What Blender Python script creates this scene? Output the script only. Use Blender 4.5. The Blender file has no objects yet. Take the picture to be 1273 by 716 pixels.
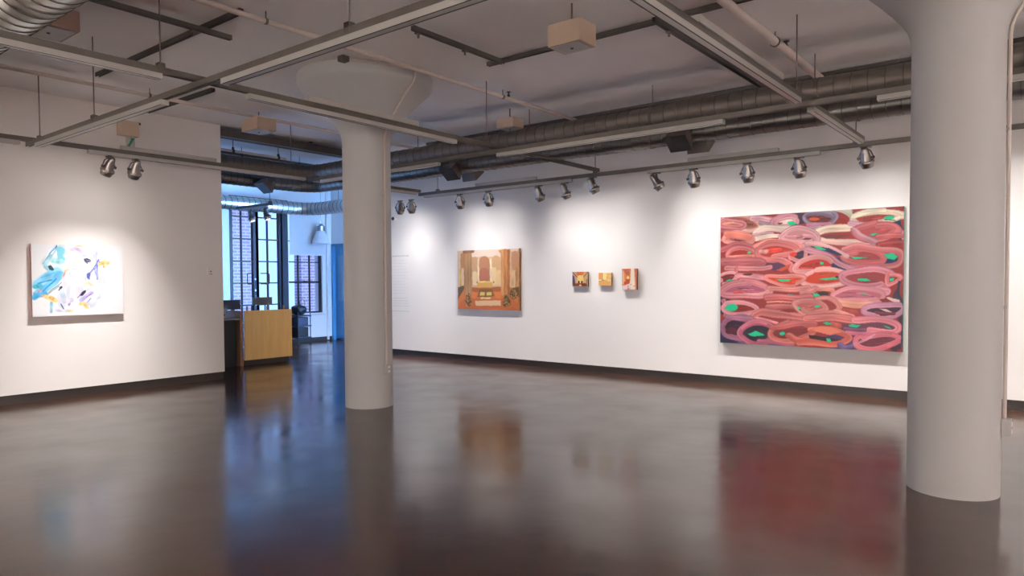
import bpy, bmesh, math, random
import numpy as np
from mathutils import Vector, Matrix

random.seed(7)
SC = bpy.context.scene
COL = SC.collection
PI = math.pi

# ------------------------------------------------------------------ camera numbers
CF, CYAW, CPITCH, CROLL, CSY, CH = 873.33, 0.6699, -0.0316, -0.0055, -18.108, 1.5
_cy, _s, _cp, _sp = math.cos(CYAW), math.sin(CYAW), math.cos(CPITCH), math.sin(CPITCH)
FW = Vector((-_s * _cp, _cy * _cp, _sp))
R0 = Vector((_cy, _s, 0)); U0 = R0.cross(FW)
RT = R0 * math.cos(CROLL) + U0 * math.sin(CROLL)
UP = -R0 * math.sin(CROLL) + U0 * math.cos(CROLL)
EYE = Vector((0, 0, CH))


def at(px, py, axis, val):
    """world point of a measured photo point lying on the plane axis=val"""
    d = RT * (px - 636.5) + UP * (358 - py - CSY) + FW * CF
    a = 'xyz'.index(axis)
    return EYE + d * ((val - EYE[a]) / d[a])


def lin(c):
    return tuple(((v / 255 + 0.055) / 1.055) ** 2.4 if v / 255 > 0.04045 else v / 255 / 12.92 for v in c)


# ------------------------------------------------------------------ materials
def mat(name, rgb, rough=0.5, metal=0.0, var=0.06, scale=6.0, bump=0.0, emit=None, estr=0.0, coat=0.0, spec=0.5, stretch=None):
    m = bpy.data.materials.new(name); m.use_nodes = True
    nt = m.node_tree; n = nt.nodes; L = nt.links
    b = n['Principled BSDF']
    c = lin(rgb)
    tc = n.new('ShaderNodeTexCoord'); mp = n.new('ShaderNodeMapping')
    L.new(tc.outputs['Object'], mp.inputs['Vector'])
    if stretch: mp.inputs['Scale'].default_value = stretch
    no = n.new('ShaderNodeTexNoise'); no.inputs['Scale'].default_value = scale; no.inputs['Detail'].default_value = 5
    L.new(mp.outputs[0], no.inputs['Vector'])
    rp = n.new('ShaderNodeValToRGB')
    rp.color_ramp.elements[0].position = 0.3; rp.color_ramp.elements[1].position = 0.7
    rp.color_ramp.elements[0].color = (*[max(0, v * (1 - var)) for v in c], 1)
    rp.color_ramp.elements[1].color = (*[min(1, v * (1 + var)) for v in c], 1)
    L.new(no.outputs['Fac'], rp.inputs[0]); L.new(rp.outputs[0], b.inputs['Base Color'])
    b.inputs['Roughness'].default_value = rough; b.inputs['Metallic'].default_value = metal
    b.inputs['Specular IOR Level'].default_value = spec
    b.inputs['Coat Weight'].default_value = coat
    if bump:
        bp = n.new('ShaderNodeBump'); bp.inputs['Strength'].default_value = bump; bp.inputs['Distance'].default_value = 0.01
        L.new(no.outputs['Fac'], bp.inputs['Height']); L.new(bp.outputs[0], b.inputs['Normal'])
    if emit:
        b.inputs['Emission Color'].default_value = (*lin(emit), 1); b.inputs['Emission Strength'].default_value = estr
    return m


M = {}
M['wall'] = mat('gallery wall paint', (238, 232, 228), 0.75, var=0.012, scale=1.5, spec=0.2)
M['backwall'] = mat('office wall paint', (232, 234, 236), 0.75, var=0.012, scale=1.5, spec=0.2)
M['ceil'] = mat('painted concrete ceiling', (240, 237, 236), 0.85, var=0.05, scale=0.9, bump=0.15, spec=0.2)
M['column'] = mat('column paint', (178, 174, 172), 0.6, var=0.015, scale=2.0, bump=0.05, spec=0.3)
M['base'] = mat('dark baseboard', (36, 28, 24), 0.45, var=0.15, scale=4)
M['strut'] = mat('galvanised strut', (92, 85, 79), 0.45, metal=0.55, var=0.1, scale=9)
M['strutdark'] = mat('dark ceiling strut', (84, 78, 74), 0.5, metal=0.5, var=0.1, scale=9)
M['race'] = mat('grey lighting track enamel', (168, 162, 156), 0.4, metal=0.15, var=0.03)
M['slot'] = mat('track slot', (38, 30, 28), 0.6)
M['rod'] = mat('threaded rod', (105, 92, 88), 0.5, metal=0.6)
M['pipe'] = mat('painted sprinkler pipe', (205, 190, 182), 0.55, var=0.03, scale=3)
M['duct'] = mat('spiral duct steel', (100, 96, 92), 0.36, metal=0.8, var=0.14, scale=5, stretch=(1, 5, 5))
M['ductdark'] = mat('aged spiral duct steel', (100, 90, 83), 0.5, metal=0.5, var=0.16, scale=5, stretch=(1, 5, 5))
M['ductbright'] = mat('bright spiral duct steel', (196, 194, 188), 0.3, metal=0.9, var=0.1, scale=4)
M['seam'] = mat('duct seam', (92, 86, 80), 0.45, metal=0.7)
M['seamsoft'] = mat('duct lock seam', (78, 71, 66), 0.45, metal=0.6)
M['scoopshade'] = mat('register inner shade', (34, 30, 30), 0.6)
M['spot'] = mat('brushed nickel spotlight', (142, 134, 130), 0.3, metal=0.85, var=0.08, scale=20)
M['spotdark'] = mat('dark nickel yoke', (96, 88, 86), 0.35, metal=0.85)
M['lens'] = mat('lamp face', (255, 250, 240), 0.3, emit=(255, 244, 228), estr=5.0)
M['black'] = mat('black plastic', (22, 22, 25), 0.45)
M['navy'] = mat('dark blue plastic', (34, 42, 66), 0.5)
M['beige'] = mat('beige enamel box', (186, 162, 142), 0.55, var=0.03)
M['beigeface'] = mat('pale box underside', (176, 172, 172), 0.5)
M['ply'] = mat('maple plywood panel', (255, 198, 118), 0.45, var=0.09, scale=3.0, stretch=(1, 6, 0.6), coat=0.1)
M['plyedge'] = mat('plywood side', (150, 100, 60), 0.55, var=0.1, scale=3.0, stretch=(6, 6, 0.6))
M['kick'] = mat('dark kick plate', (52, 38, 28), 0.6)
M['desk'] = mat('grey laminate', (120, 120, 122), 0.4)
M['dcab'] = mat('dark cabinet', (14, 12, 14), 0.6)
M['steel'] = mat('dark steel sash', (12, 13, 28), 0.5, metal=0.2)
M['white'] = mat('white plastic', (226, 226, 226), 0.4)
M['paper'] = mat('paper', (226, 230, 238), 0.8)
M['greybox'] = mat('grey ribbed plastic', (92, 98, 106), 0.5)
M['doorblue'] = mat('teal door panel', (66, 124, 164), 0.25, var=0.03)
M['shade'] = mat('roller shade cloth', (214, 218, 222), 0.85, var=0.02)
M['enamel'] = mat('white lamp enamel', (222, 226, 232), 0.3)
M['alu'] = mat('aluminium', (168, 172, 178), 0.3, metal=0.9)
M['green'] = mat('green sign lettering', (20, 120, 92), 0.4)
M['acrylic'] = mat('clear sign panel', (190, 184, 178), 0.15)
M['vinyl'] = mat('grey vinyl lettering', (200, 198, 199), 0.6)
M['brass'] = mat('sprinkler brass', (70, 62, 58), 0.4, metal=0.6)
M['ground'] = mat('pale yard gravel', (200, 202, 206), 0.9, var=0.02)


def glass_mat():
    m = bpy.data.materials.new('window glass'); m.use_nodes = True
    nt = m.node_tree; n = nt.nodes; L = nt.links
    n.remove(n['Principled BSDF'])
    out = n['Material Output']
    t = n.new('ShaderNodeBsdfTransparent'); t.inputs[0].default_value = (0.93, 0.96, 1, 1)
    g = n.new('ShaderNodeBsdfGlossy'); g.inputs['Roughness'].default_value = 0.03
    mx = n.new('ShaderNodeMixShader'); fr = n.new('ShaderNodeFresnel'); fr.inputs[0].default_value = 1.45
    L.new(fr.outputs[0], mx.inputs[0]); L.new(t.outputs[0], mx.inputs[1]); L.new(g.outputs[0], mx.inputs[2])
    L.new(mx.outputs[0], out.inputs[0])
    return m


M['glass'] = glass_mat()


def floor_mat():
    m = bpy.data.materials.new('polished stained concrete'); m.use_nodes = True
    nt = m.node_tree; n = nt.nodes; L = nt.links
    b = n['Principled BSDF']
    tc = n.new('ShaderNodeTexCoord')
    n1 = n.new('ShaderNodeTexNoise'); n1.inputs['Scale'].default_value = 0.8; n1.inputs['Detail'].default_value = 7; n1.inputs['Roughness'].default_value = 0.62
    n1.inputs['Distortion'].default_value = 0.6
    L.new(tc.outputs['Object'], n1.inputs['Vector'])
    r1 = n.new('ShaderNodeValToRGB')
    e = r1.color_ramp.elements
    e[0].position = 0.30; e[0].color = (*lin((38, 23, 18)), 1)
    e[1].position = 0.72; e[1].color = (*lin((78, 52, 38)), 1)
    L.new(n1.outputs['Fac'], r1.inputs[0])
    # dark pits and hairline marks with shapes of their own
    n3 = n.new('ShaderNodeTexNoise'); n3.inputs['Scale'].default_value = 5.0; n3.inputs['Detail'].default_value = 8; n3.inputs['Distortion'].default_value = 1.5
    L.new(tc.outputs['Object'], n3.inputs['Vector'])
    r3 = n.new('ShaderNodeValToRGB'); r3.color_ramp.elements[0].position = 0.70; r3.color_ramp.elements[1].position = 0.735
    L.new(n3.outputs['Fac'], r3.inputs[0])
    mx = n.new('ShaderNodeMix'); mx.data_type = 'RGBA'
    L.new(r3.outputs[0], mx.inputs['Factor']); L.new(r1.outputs[0], mx.inputs['A']); mx.inputs['B'].default_value = (0.008, 0.006, 0.005, 1)
    L.new(mx.outputs['Result'], b.inputs['Base Color'])
    n2 = n.new('ShaderNodeTexNoise'); n2.inputs['Scale'].default_value = 1.7; n2.inputs['Detail'].default_value = 8
    L.new(tc.outputs['Object'], n2.inputs['Vector'])
    mr = n.new('ShaderNodeMapRange'); mr.inputs['From Min'].default_value = 0.3; mr.inputs['From Max'].default_value = 0.7
    mr.inputs['To Min'].default_value = 0.12; mr.inputs['To Max'].default_value = 0.23
    L.new(n2.outputs['Fac'], mr.inputs['Value']); L.new(mr.outputs[0], b.inputs['Roughness'])
    b.inputs['Specular IOR Level'].default_value = 0.46
    n4 = n.new('ShaderNodeTexNoise'); n4.inputs['Scale'].default_value = 2.4; n4.inputs['Detail'].default_value = 3
    L.new(tc.outputs['Object'], n4.inputs['Vector'])
    bp = n.new('ShaderNodeBump'); bp.inputs['Strength'].default_value = 0.08; bp.inputs['Distance'].default_value = 0.03
    L.new(n4.outputs['Fac'], bp.inputs['Height']); L.new(bp.outputs[0], b.inputs['Normal'])
    return m


M['floor'] = floor_mat()


def brick_mat(name, c1, c2, mortar):
    m = bpy.data.materials.new(name); m.use_nodes = True
    nt = m.node_tree; n = nt.nodes; L = nt.links
    b = n['Principled BSDF']; b.inputs['Roughness'].default_value = 0.9
    tc = n.new('ShaderNodeTexCoord'); sx = n.new('ShaderNodeSeparateXYZ'); cx = n.new('ShaderNodeCombineXYZ')
    L.new(tc.outputs['Object'], sx.inputs[0]); L.new(sx.outputs['Y'], cx.inputs['X']); L.new(sx.outputs['Z'], cx.inputs['Y'])
    k = n.new('ShaderNodeTexBrick'); k.inputs['Scale'].default_value = 1.0
    k.inputs['Brick Width'].default_value = 0.26; k.inputs['Row Height'].default_value = 0.088; k.inputs['Mortar Size'].default_value = 0.013
    k.inputs['Color1'].default_value = (*lin(c1), 1); k.inputs['Color2'].default_value = (*lin(c2), 1); k.inputs['Mortar'].default_value = (*lin(mortar), 1)
    L.new(cx.outputs[0], k.inputs['Vector']); L.new(k.outputs['Color'], b.inputs['Base Color'])
    return m


M['brick'] = brick_mat('brick facade', (170, 150, 170), (154, 132, 154), (206, 204, 212))


def paint_mat(name, rough=0.4):
    m = bpy.data.materials.new(name); m.use_nodes = True
    nt = m.node_tree; n = nt.nodes; L = nt.links
    b = n['Principled BSDF']; b.inputs['Roughness'].default_value = rough; b.inputs['Specular IOR Level'].default_value = 0.3
    a = n.new('ShaderNodeAttribute'); a.attribute_name = 'Col'
    L.new(a.outputs['Color'], b.inputs['Base Color'])
    tc = n.new('ShaderNodeTexCoord')
    no = n.new('ShaderNodeTexNoise'); no.inputs['Scale'].default_value = 60
    L.new(tc.outputs['Object'], no.inputs['Vector'])
    bp = n.new('ShaderNodeBump'); bp.inputs['Strength'].default_value = 0.1; bp.inputs['Distance'].default_value = 0.002
    L.new(no.outputs['Fac'], bp.inputs['Height']); L.new(bp.outputs[0], b.inputs['Normal'])
    return m


M['paint'] = paint_mat('oil paint on canvas')


# ------------------------------------------------------------------ mesh helpers
def link(name, me, m, parent=None, smooth=False):
    o = bpy.data.objects.new(name, me); COL.objects.link(o)
    for x in (m if isinstance(m, (list, tuple)) else [m]): me.materials.append(M[x] if isinstance(x, str) else x)
    if smooth:
        for p in me.polygons: p.use_smooth = True
        try:
            me.set_sharp_from_angle(angle=math.radians(38))
        except Exception:
            pass
    if parent: o.parent = parent
    return o


def obj(name, bm, m, parent=None, smooth=False):
    me = bpy.data.meshes.new(name)
    bmesh.ops.recalc_face_normals(bm, faces=bm.faces)
    bm.to_mesh(me); bm.free()
    return link(name, me, m, parent, smooth)


def box(bm, lo, hi, mi=0, bev=0.0):
    x0, y0, z0 = lo; x1, y1, z1 = hi
    v = [bm.verts.new(p) for p in ((x0, y0, z0), (x1, y0, z0), (x1, y1, z0), (x0, y1, z0), (x0, y0, z1), (x1, y0, z1), (x1, y1, z1), (x0, y1, z1))]
    fs = [bm.faces.new([v[i] for i in f]) for f in ((3, 2, 1, 0), (4, 5, 6, 7), (0, 1, 5, 4), (1, 2, 6, 5), (2, 3, 7, 6), (3, 0, 4, 7))]
    for f in fs: f.material_index = mi
    if bev:
        es = list({e for f in fs for e in f.edges})
        bmesh.ops.bevel(bm, geom=es, offset=bev, segments=2, affect='EDGES', profile=0.6)
    return bm


def cbox(bm, c, s, mi=0, bev=0.0):
    return box(bm, [c[i] - s[i] / 2 for i in range(3)], [c[i] + s[i] / 2 for i in range(3)], mi, bev)


def frames(pts):
    pts = [Vector(p) for p in pts]; T = []
    for i in range(len(pts)):
        a = pts[max(i - 1, 0)]; b = pts[min(i + 1, len(pts) - 1)]
        T.append((b - a).normalized())
    n = Vector((0, 0, 1)) if abs(T[0].z) < 0.9 else Vector((1, 0, 0))
    out = []
    for i, t in enumerate(T):
        n = (n - t * n.dot(t)).normalized(); out.append((pts[i], n, t.cross(n)))
    return out


def tube(bm, pts, r, seg=12, caps=True, mi=0):
    fr = frames(pts); rr = r if isinstance(r, (list, tuple)) else [r] * len(fr)
    rings = []
    for (p, n, b), q in zip(fr, rr):
        rings.append([bm.verts.new(p + n * (q * math.cos(2 * PI * k / seg)) + b * (q * math.sin(2 * PI * k / seg))) for k in range(seg)])
    for a, c in zip(rings, rings[1:]):
        for k in range(seg):
            bm.faces.new((a[k], a[(k + 1) % seg], c[(k + 1) % seg], c[k])).material_index = mi
    if caps:
        bm.faces.new(rings[0][::-1]).material_index = mi; bm.faces.new(rings[-1]).material_index = mi
    return bm


def lathe(bm, prof, seg=32, mat4=None, mi=0, cap0=True, cap1=True):
    """prof: list of (r, z)"""
    rings = []
    for r, z in prof:
        ring = []
        for k in range(seg):
            p = Vector((r * math.cos(2 * PI * k / seg), r * math.sin(2 * PI * k / seg), z))
            ring.append(bm.verts.new(mat4 @ p if mat4 else p))
        rings.append(ring)
    for a, c in zip(rings, rings[1:]):
        for k in range(seg):
            bm.faces.new((a[k], a[(k + 1) % seg], c[(k + 1) % seg], c[k])).material_index = mi
    if cap0: bm.faces.new(rings[0][::-1]).material_index = mi
    if cap1: bm.faces.new(rings[-1]).material_index = mi
    return bm


def arc(c, r, a0, a1, plane='xy', n=10):
    out = []
    for i in range(n + 1):
        a = math.radians(a0 + (a1 - a0) * i / n)
        u, v = r * math.cos(a), r * math.sin(a)
        out.append({'xy': (c[0] + u, c[1] + v, c[2]), 'xz': (c[0] + u, c[1], c[2] + v), 'yz': (c[0], c[1] + u, c[2] + v)}[plane])
    return out


def tag(o, label, cat, group=None):
    o['label'] = label; o['category'] = cat
    if group: o['group'] = group
    return o


def thing(name, label, cat, loc=(0, 0, 0), group=None):
    o = bpy.data.objects.new(name, None); COL.objects.link(o); o.location = loc
    o.empty_display_size = 0.1
    return tag(o, label, cat, group)


def struct(name, bm, m, smooth=False, label=None):
    o = obj(name, bm, m, None, smooth); o['kind'] = 'structure'
    if label: o['label'] = label
    return o


def skids(root, delta):
    """move world-built children under a root placed at delta"""
    for c in root.children: c.location = (-delta[0], -delta[1], -delta[2])


def done(root):
    """children were built in world coordinates: cancel the root's location"""
    for c in root.children: c.location = -root.location


# ------------------------------------------------------------------ room shell
ZC = 3.90                     # ceiling
XL, YE = -10.22, 5.73         # left wall plane and its free end
YF, XFE = 9.72, -11.2         # far wall plane and its free end
XB, YB = -14.80, 11.25        # office window wall and end wall
XR, YN = 6.5, -4.5            # right and near walls
T = 0.16

struct('floor', box(bmesh.new(), (XB - 0.3, YN - .3, -0.15), (XR + .3, YB + .3, 0)), 'floor')
struct('ceiling', box(bmesh.new(), (XB - 0.3, YN - .3, ZC), (XR + .3, YB + .3, ZC + 0.2)), 'ceil')
BBH, BBT = 0.115, 0.004       # wall board stops above a dark recessed base
b = bmesh.new(); box(b, (XL - T, YN, BBH), (XL, YE, ZC)); struct('wall_left', b, 'wall')
b = bmesh.new(); box(b, (XL - T + .01, YN, 0), (XL - .012, YE - .012, BBH)); struct('baseboard_left', b, 'base')
b = bmesh.new(); box(b, (XFE, YF, BBH), (XR, YF + T, ZC)); struct('wall_far', b, 'wall')
b = bmesh.new(); box(b, (XFE + .012, YF + .012, 0), (XR, YF + T - .01, BBH)); struct('baseboard_far', b, 'base')
b = bmesh.new(); box(b, (XR, YN, 0), (XR + T, YF, ZC)); struct('wall_right', b, 'wall')
b = bmesh.new(); box(b, (XB, YN - T, 0), (XR, YN, ZC)); struct('wall_near', b, 'wall')
b = bmesh.new(); box(b, (-7.0, YF + T, 0), (-7.0 + T, YB, ZC)); struct('wall_office_right', b, 'backwall')

# office window wall with openings
D0, D1y, DT = 8.47, 9.97, 3.45      # glazed double door
H_ = 0
W0, W1, WB, WT = 9.99, 10.96, 0.72, 3.2
H0, H1, HB_, HT = 3.5, 7.4, 0.75, 3.35
b = bmesh.new()
for lo, hi in (((YN, 0), (H0, ZC)), ((H0, 0), (H1, HB_)), ((H0, HT), (H1, ZC)), ((H1, 0), (D0, ZC)), ((D0, DT), (D1y, ZC)),
               ((D1y, 0), (W0, ZC)), ((W0, 0), (W1, WB)), ((W0, WT), (W1, ZC)), ((W1, 0), (YB + T, ZC))):
    box(b, (XB - 0.3, lo[0], lo[1]), (XB, hi[0], hi[1]))
struct('wall_window_side', b, 'backwall')
b = bmesh.new(); box(b, (XB, 2.9, 0), (XL - T, 3.05, ZC))
struct('wall_office_near', b, 'backwall')
# end wall with door recess
DX0, DX1, DZ = -14.78, -13.6, 2.45
b = bmesh.new()
OX0, OX1 = -9.9, -7.3
box(b, (DX1, YB, 0), (OX0, YB + T, ZC)); box(b, (OX1, YB, 0), (-7.0, YB + T, ZC)); box(b, (OX0, YB, 0), (OX1, YB + T, .7)); box(b, (OX0, YB, 3.4), (OX1, YB + T, ZC)); box(b, (XB, YB, DZ), (DX1, YB + T, ZC))
struct('wall_end', b, 'backwall')
b = bmesh.new(); box(b, (XB + .0, 7.4, 0), (XB + .012, D0 - .02, 0.1)); box(b, (XB, W0, 0), (XB + .012, YB - .02, 0.1)); box(b, (DX1, YB - .012, 0), (-7.05, YB, .1))
struct('baseboard_office', b, 'base')


def empty_struct(name, label):
    o = bpy.data.objects.new(name, None); COL.objects.link(o); o['kind'] = 'structure'; o['label'] = label
    return o


# glazed steel double door
d1 = empty_struct('door_1', 'tall dark steel double door with small panes onto the brick yard')
b = bmesh.new()
xs0, xs1 = XB - 0.13, XB - 0.04
box(b, (xs0 - .03, D0, 0), (xs1 + .05, D0 + 0.07, DT)); box(b, (xs0 - .03, 9.82, 0), (xs1 + .05, D1y, DT)); box(b, (xs0 - .03, D0, DT - .06), (xs1 + .05, D1y, DT))
obj('door_frame', b, 'steel', d1)
for y0, y1, ym in ((8.545, 9.145, 8.80), (9.15, 9.815, 9.47)):
    b = bmesh.new()
    ya = y0 if y0 < 9 else 9.215; yb = 9.075 if y0 < 9 else 9.755
    box(b, (xs0, y0, 0.02), (xs1, ya, DT - .07)) if ya > y0 else None
    if y0 < 9: box(b, (xs0, yb, 0.02), (xs1, y1, DT - .07))
    else:
        box(b, (xs0, y0, 0.02), (xs1, ya, DT - .07)); box(b, (xs0, yb, 0.02), (xs1, y1, DT - .07))
    box(b, (xs0, ya, 0.02), (xs1, yb, 0.22)); box(b, (xs0, ya, DT - .13), (xs1, yb, DT - .07))
    for z in (0.45, 0.96, 1.47, 1.975, 2.49, 3.0): box(b, (xs0 + .02, ya, z - .014), (xs1 - .02, yb, z + .014))
    box(b, (xs0 + .018, ym - .012, 0.2), (xs1 - .018, ym + .012, DT - .1))
    lf = obj('door_leaf', b, 'steel', d1)
    b = bmesh.new(); box(b, (XB - .09, ya - .01, .2), (XB - .085, yb + .01, DT - .1)); obj('pane', b, 'glass', lf)
    yc = 9.03 if y0 < 9 else 9.26; sg = -1 if y0 < 9 else 1
    b = bmesh.new()
    hx = XB + .05
    pts = [(XB - .04, yc, 1.45), (hx - .02, yc, 1.45)] + [(hx, yc + sg * .02, 1.45)] + arc((hx, yc + sg * .13, 1.48), .035, -90, 0 if sg > 0 else -180, 'yz', 5) + arc((hx, yc + sg * .13, 1.66), .035, 0 if sg > 0 else 180, 90, 'yz', 5) + [(hx, yc + sg * .02, 1.695), (hx - .02, yc, 1.695), (XB - .04, yc, 1.695)]
    tube(b, pts, .011, 8); obj('handle', b, 'steel', lf, True)
    b = bmesh.new()
    if y0 < 9:
        for z in (1.56, 1.30): lathe(b, [(.022, 0), (.022, .012), (.012, .014)], 14, Matrix.Translation((XB - .045, 9.12, z)) @ Matrix.Rotation(PI / 2, 4, 'Y'))
        obj('lock_cylinder', b, 'alu', lf)
    else: b.free()

# window with roller shade
w1 = empty_struct('window_1', 'steel sash window half covered by a white roller shade')
b = bmesh.new()
box(b, (xs0, W0, WB), (xs1, W0 + .02, WT)); box(b, (xs0, W1 - .03, WB), (xs1, W1, WT)); box(b, (xs0, W0, WB), (xs1, W1, WB + .03)); box(b, (xs0, W0, WT - .03), (xs1, W1, WT))
for z, h in ((1.484, .022), (1.98, .012), (2.49, .012), (1.0, .0)):
    if h: box(b, (xs0 + .015, W0, z - h), (xs1 - .01, W1, z + h))
for y in (10.305, 10.635): box(b, (xs0 + .02, y - .011, WB), (xs1 - .02, y + .011, WT))
wf = obj('window_frame', b, 'steel', w1)
b = bmesh.new(); box(b, (XB - .09, W0 + .01, WB + .01), (XB - .085, W1 - .01, WT - .01)); obj('pane', b, 'glass', w1)
b = bmesh.new(); box(b, (xs1 - .01, 10.42, 1.48), (xs1 + .03, 10.52, 1.515)); obj('latch', b, 'steel', w1)
b = bmesh.new(); box(b, (XB - .035, W0 - .02, WB - .04), (XB + .07, W1 + .04, WB), bev=.006); obj('window_sill', b, 'backwall', w1)
# roller shade is a thing of its own
rs = thing('roller_shade', 'white roller shade pulled halfway down over the steel window', 'window shade', (XB + .05, 10.55, 3.3))
b = bmesh.new(); box(b, (XB + .035, 10.0, 2.16), (XB + .04, 11.02, 3.3)); obj('shade_cloth', b, 'shade', rs)
b = bmesh.new(); tube(b, [(XB + .05, 9.99, 3.3), (XB + .05, 11.03, 3.3)], .035, 14); obj('roller', b, 'white', rs, True)
b = bmesh.new(); box(b, (XB + .03, 10.0, 2.145), (XB + .046, 11.02, 2.17)); obj('hem_bar', b, 'white', rs)
done(rs)

# unseen window added in the same wall to bring more light into the office
w2 = empty_struct('fill_window_2', 'long unseen steel sash window added to light the office')
b = bmesh.new()
for k in range(9):
    y = H0 + (H1 - H0) * k / 8; box(b, (xs0, max(H0, y - .02), HB_), (xs1, min(H1, y + .02), HT))
for k in range(6):
    z = HB_ + (HT - HB_) * k / 5; box(b, (xs0 + .01, H0, max(HB_, z - .015)), (xs1 - .01, H1, min(HT, z + .015)))
obj('window_frame', b, 'steel', w2)
b = bmesh.new(); box(b, (XB - .09, H0, HB_), (XB - .085, H1, HT)); obj('pane', b, 'glass', w2)

w3 = empty_struct('fill_window_3', 'wide unseen steel sash window added in the end wall to light the office')  # unseen window, made up to carry the blue end wall lamp
b = bmesh.new()
for k in range(8):
    x = OX0 + (OX1 - OX0) * k / 7; box(b, (max(OX0, x - .02), YB + .05, .7), (min(OX1, x + .02), YB + .1, 3.4))
for k in range(6):
    z = .7 + 2.7 * k / 5; box(b, (OX0, YB + .06, max(.7, z - .015)), (OX1, YB + .09, min(3.4, z + .015)))
obj('window_frame', b, 'steel', w3)

# office door in the end wall
d2 = empty_struct('door_2', 'teal blue half glazed door in the end wall')
b = bmesh.new()
box(b, (DX0 + .0, YB - .02, 0), (DX0 + .06, YB + .08, DZ)); box(b, (DX1 - .06, YB - .02, 0), (DX1, YB + .08, DZ)); box(b, (DX0, YB - .02, DZ - .06), (DX1, YB + .08, DZ))
obj('door_frame', b, 'doorblue', d2)
b = bmesh.new(); box(b, (DX0 + .06, YB + .06, .03), (DX1 - .06, YB + .1, DZ - .06)); lf = obj('door_panel', b, 'doorblue', d2)
b = bmesh.new(); box(b, (DX0 + .17, YB + .052, 1.0), (DX1 - .17, YB + .058, 2.15)); obj('pane', b, mat('door glass', (92, 138, 172), 0.06, spec=1.0), lf)
b = bmesh.new(); box(b, (DX0, YB + .11, 0), (DX1, YB + T, DZ)); struct('wall_behind_door', b, 'backwall')

# outside: yard and brick neighbours
b = bmesh.new(); box(b, (-34, -6, -1.2), (XB - .3, 26, -1.1)); struct('ground', b, 'ground')
for nm, y0, y1, lab in (('brick_building', 4.0, 11.0, 'pale brick building seen through the left leaf of the double door'),
                        ('brick_building', 12.58, 17.0, 'pale brick building seen through the right half of the sash window')):
    b = bmesh.new(); box(b, (-20.5 if y0 < 5 else -18.35, y0, -1.1), (-18.0, y1, 7.0)); bb = obj(nm, b, 'brick'); tag(bb, lab, 'building')

# ------------------------------------------------------------------ columns
def column(cx, cy, label, r=0.283):
    b = bmesh.new()
    prof = [(r, 0.0), (r, 1.2), (r, 2.4), (r, 3.12), (r + .008, 3.2), (r + .03, 3.27), (r + .075, 3.34), (r + .14, 3.42), (r + .24, 3.53),
            (r + .34, 3.63), (r + .43, 3.715), (r + .475, 3.755), (r + .497, 3.785), (r + .505, 3.815), (r + .505, ZC + .02)]
    lathe(b, prof, 96, Matrix.Translation((cx, cy, 0)))
    o = struct('column', b, 'column', True); o['label'] = label
    return o


CL = Vector((-6.612, 5.557, 0)); CR = Vector((-0.628, 5.82, 0))
column(CL.x, CL.y, 'slimmer looking round white column before the office opening')
column(CR.x, CR.y, 'large round white column at the right edge')


def capr(z, r=0.283):
    P_ = [(3.12, 0), (3.2, .008), (3.27, .03), (3.34, .075), (3.42, .14), (3.53, .24), (3.63, .34), (3.715, .43), (3.755, .475), (3.785, .497), (3.9, .505)]
    if z <= P_[0][0]: return r
    for (a, u), (c, v) in zip(P_, P_[1:]):
        if z <= c: return r + u + (v - u) * (z - a) / (c - a)
    return r + .505


def column_conduit(c, ang, label, ztail, box_label, extra=None):
    """conduit that hugs shaft and capital at polar angle ang"""
    t = thing('electrical_conduit', label, 'conduit', (c.x, c.y, 0))
    d = Vector((math.cos(ang), math.sin(ang), 0)); off = .016
    pts = [c + d * (capr(0) + off) + Vector((0, 0, ztail))]
    z = ztail + .5
    while z < 3.1: pts.append(c + d * (capr(z) + off) + Vector((0, 0, z))); z += .5
    for z in (3.12, 3.2, 3.27, 3.34, 3.42, 3.53, 3.63, 3.715, 3.76, 3.80, 3.84): pts.append(c + d * (capr(z) + off + (.006 if z > 3.2 else 0)) + Vector((0, 0, z)))
    if extra: pts += [Vector(p) for p in extra]
    b = bmesh.new(); tube(b, pts, .0125, 10); obj('pipe', b, 'pipe', t, True)
    b = bmesh.new()
    rot = Matrix.Translation(c + d * (capr(0) + .03) + Vector((0, 0, ztail - .06))) @ Matrix.Rotation(ang, 4, 'Z')
    cbox(b, (0, 0, 0), (.055, .075, .12), bev=.005); bmesh.ops.transform(b, matrix=rot, verts=b.verts)
    bx = obj('outlet_box', b, 'column', t)
    b = bmesh.new()
    for dz in (.025, -.025): cbox(b, (.029, 0, dz), (.004, .034, .028))
    bmesh.ops.transform(b, matrix=rot, verts=b.verts); obj('socket', b, 'white', bx)
    b = bmesh.new()
    for z in (1.3, 2.5):
        cbox(b, (0, 0, 0), (.02, .05, .02)); bmesh.ops.translate(b, verts=b.verts[-8:], vec=(0, 0, 0))
        for v in b.verts[-8:]:
            v.co = Matrix.Translation(c + d * (capr(0) + .012) + Vector((0, 0, z))) @ Matrix.Rotation(ang, 4, 'Z') @ v.co
    obj('strap', b, 'column', t)
    done(t)


# ------------------------------------------------------------------ strut grid with lighting tracks
SH = 0.052
ZX, ZY = 3.08, 3.135


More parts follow.
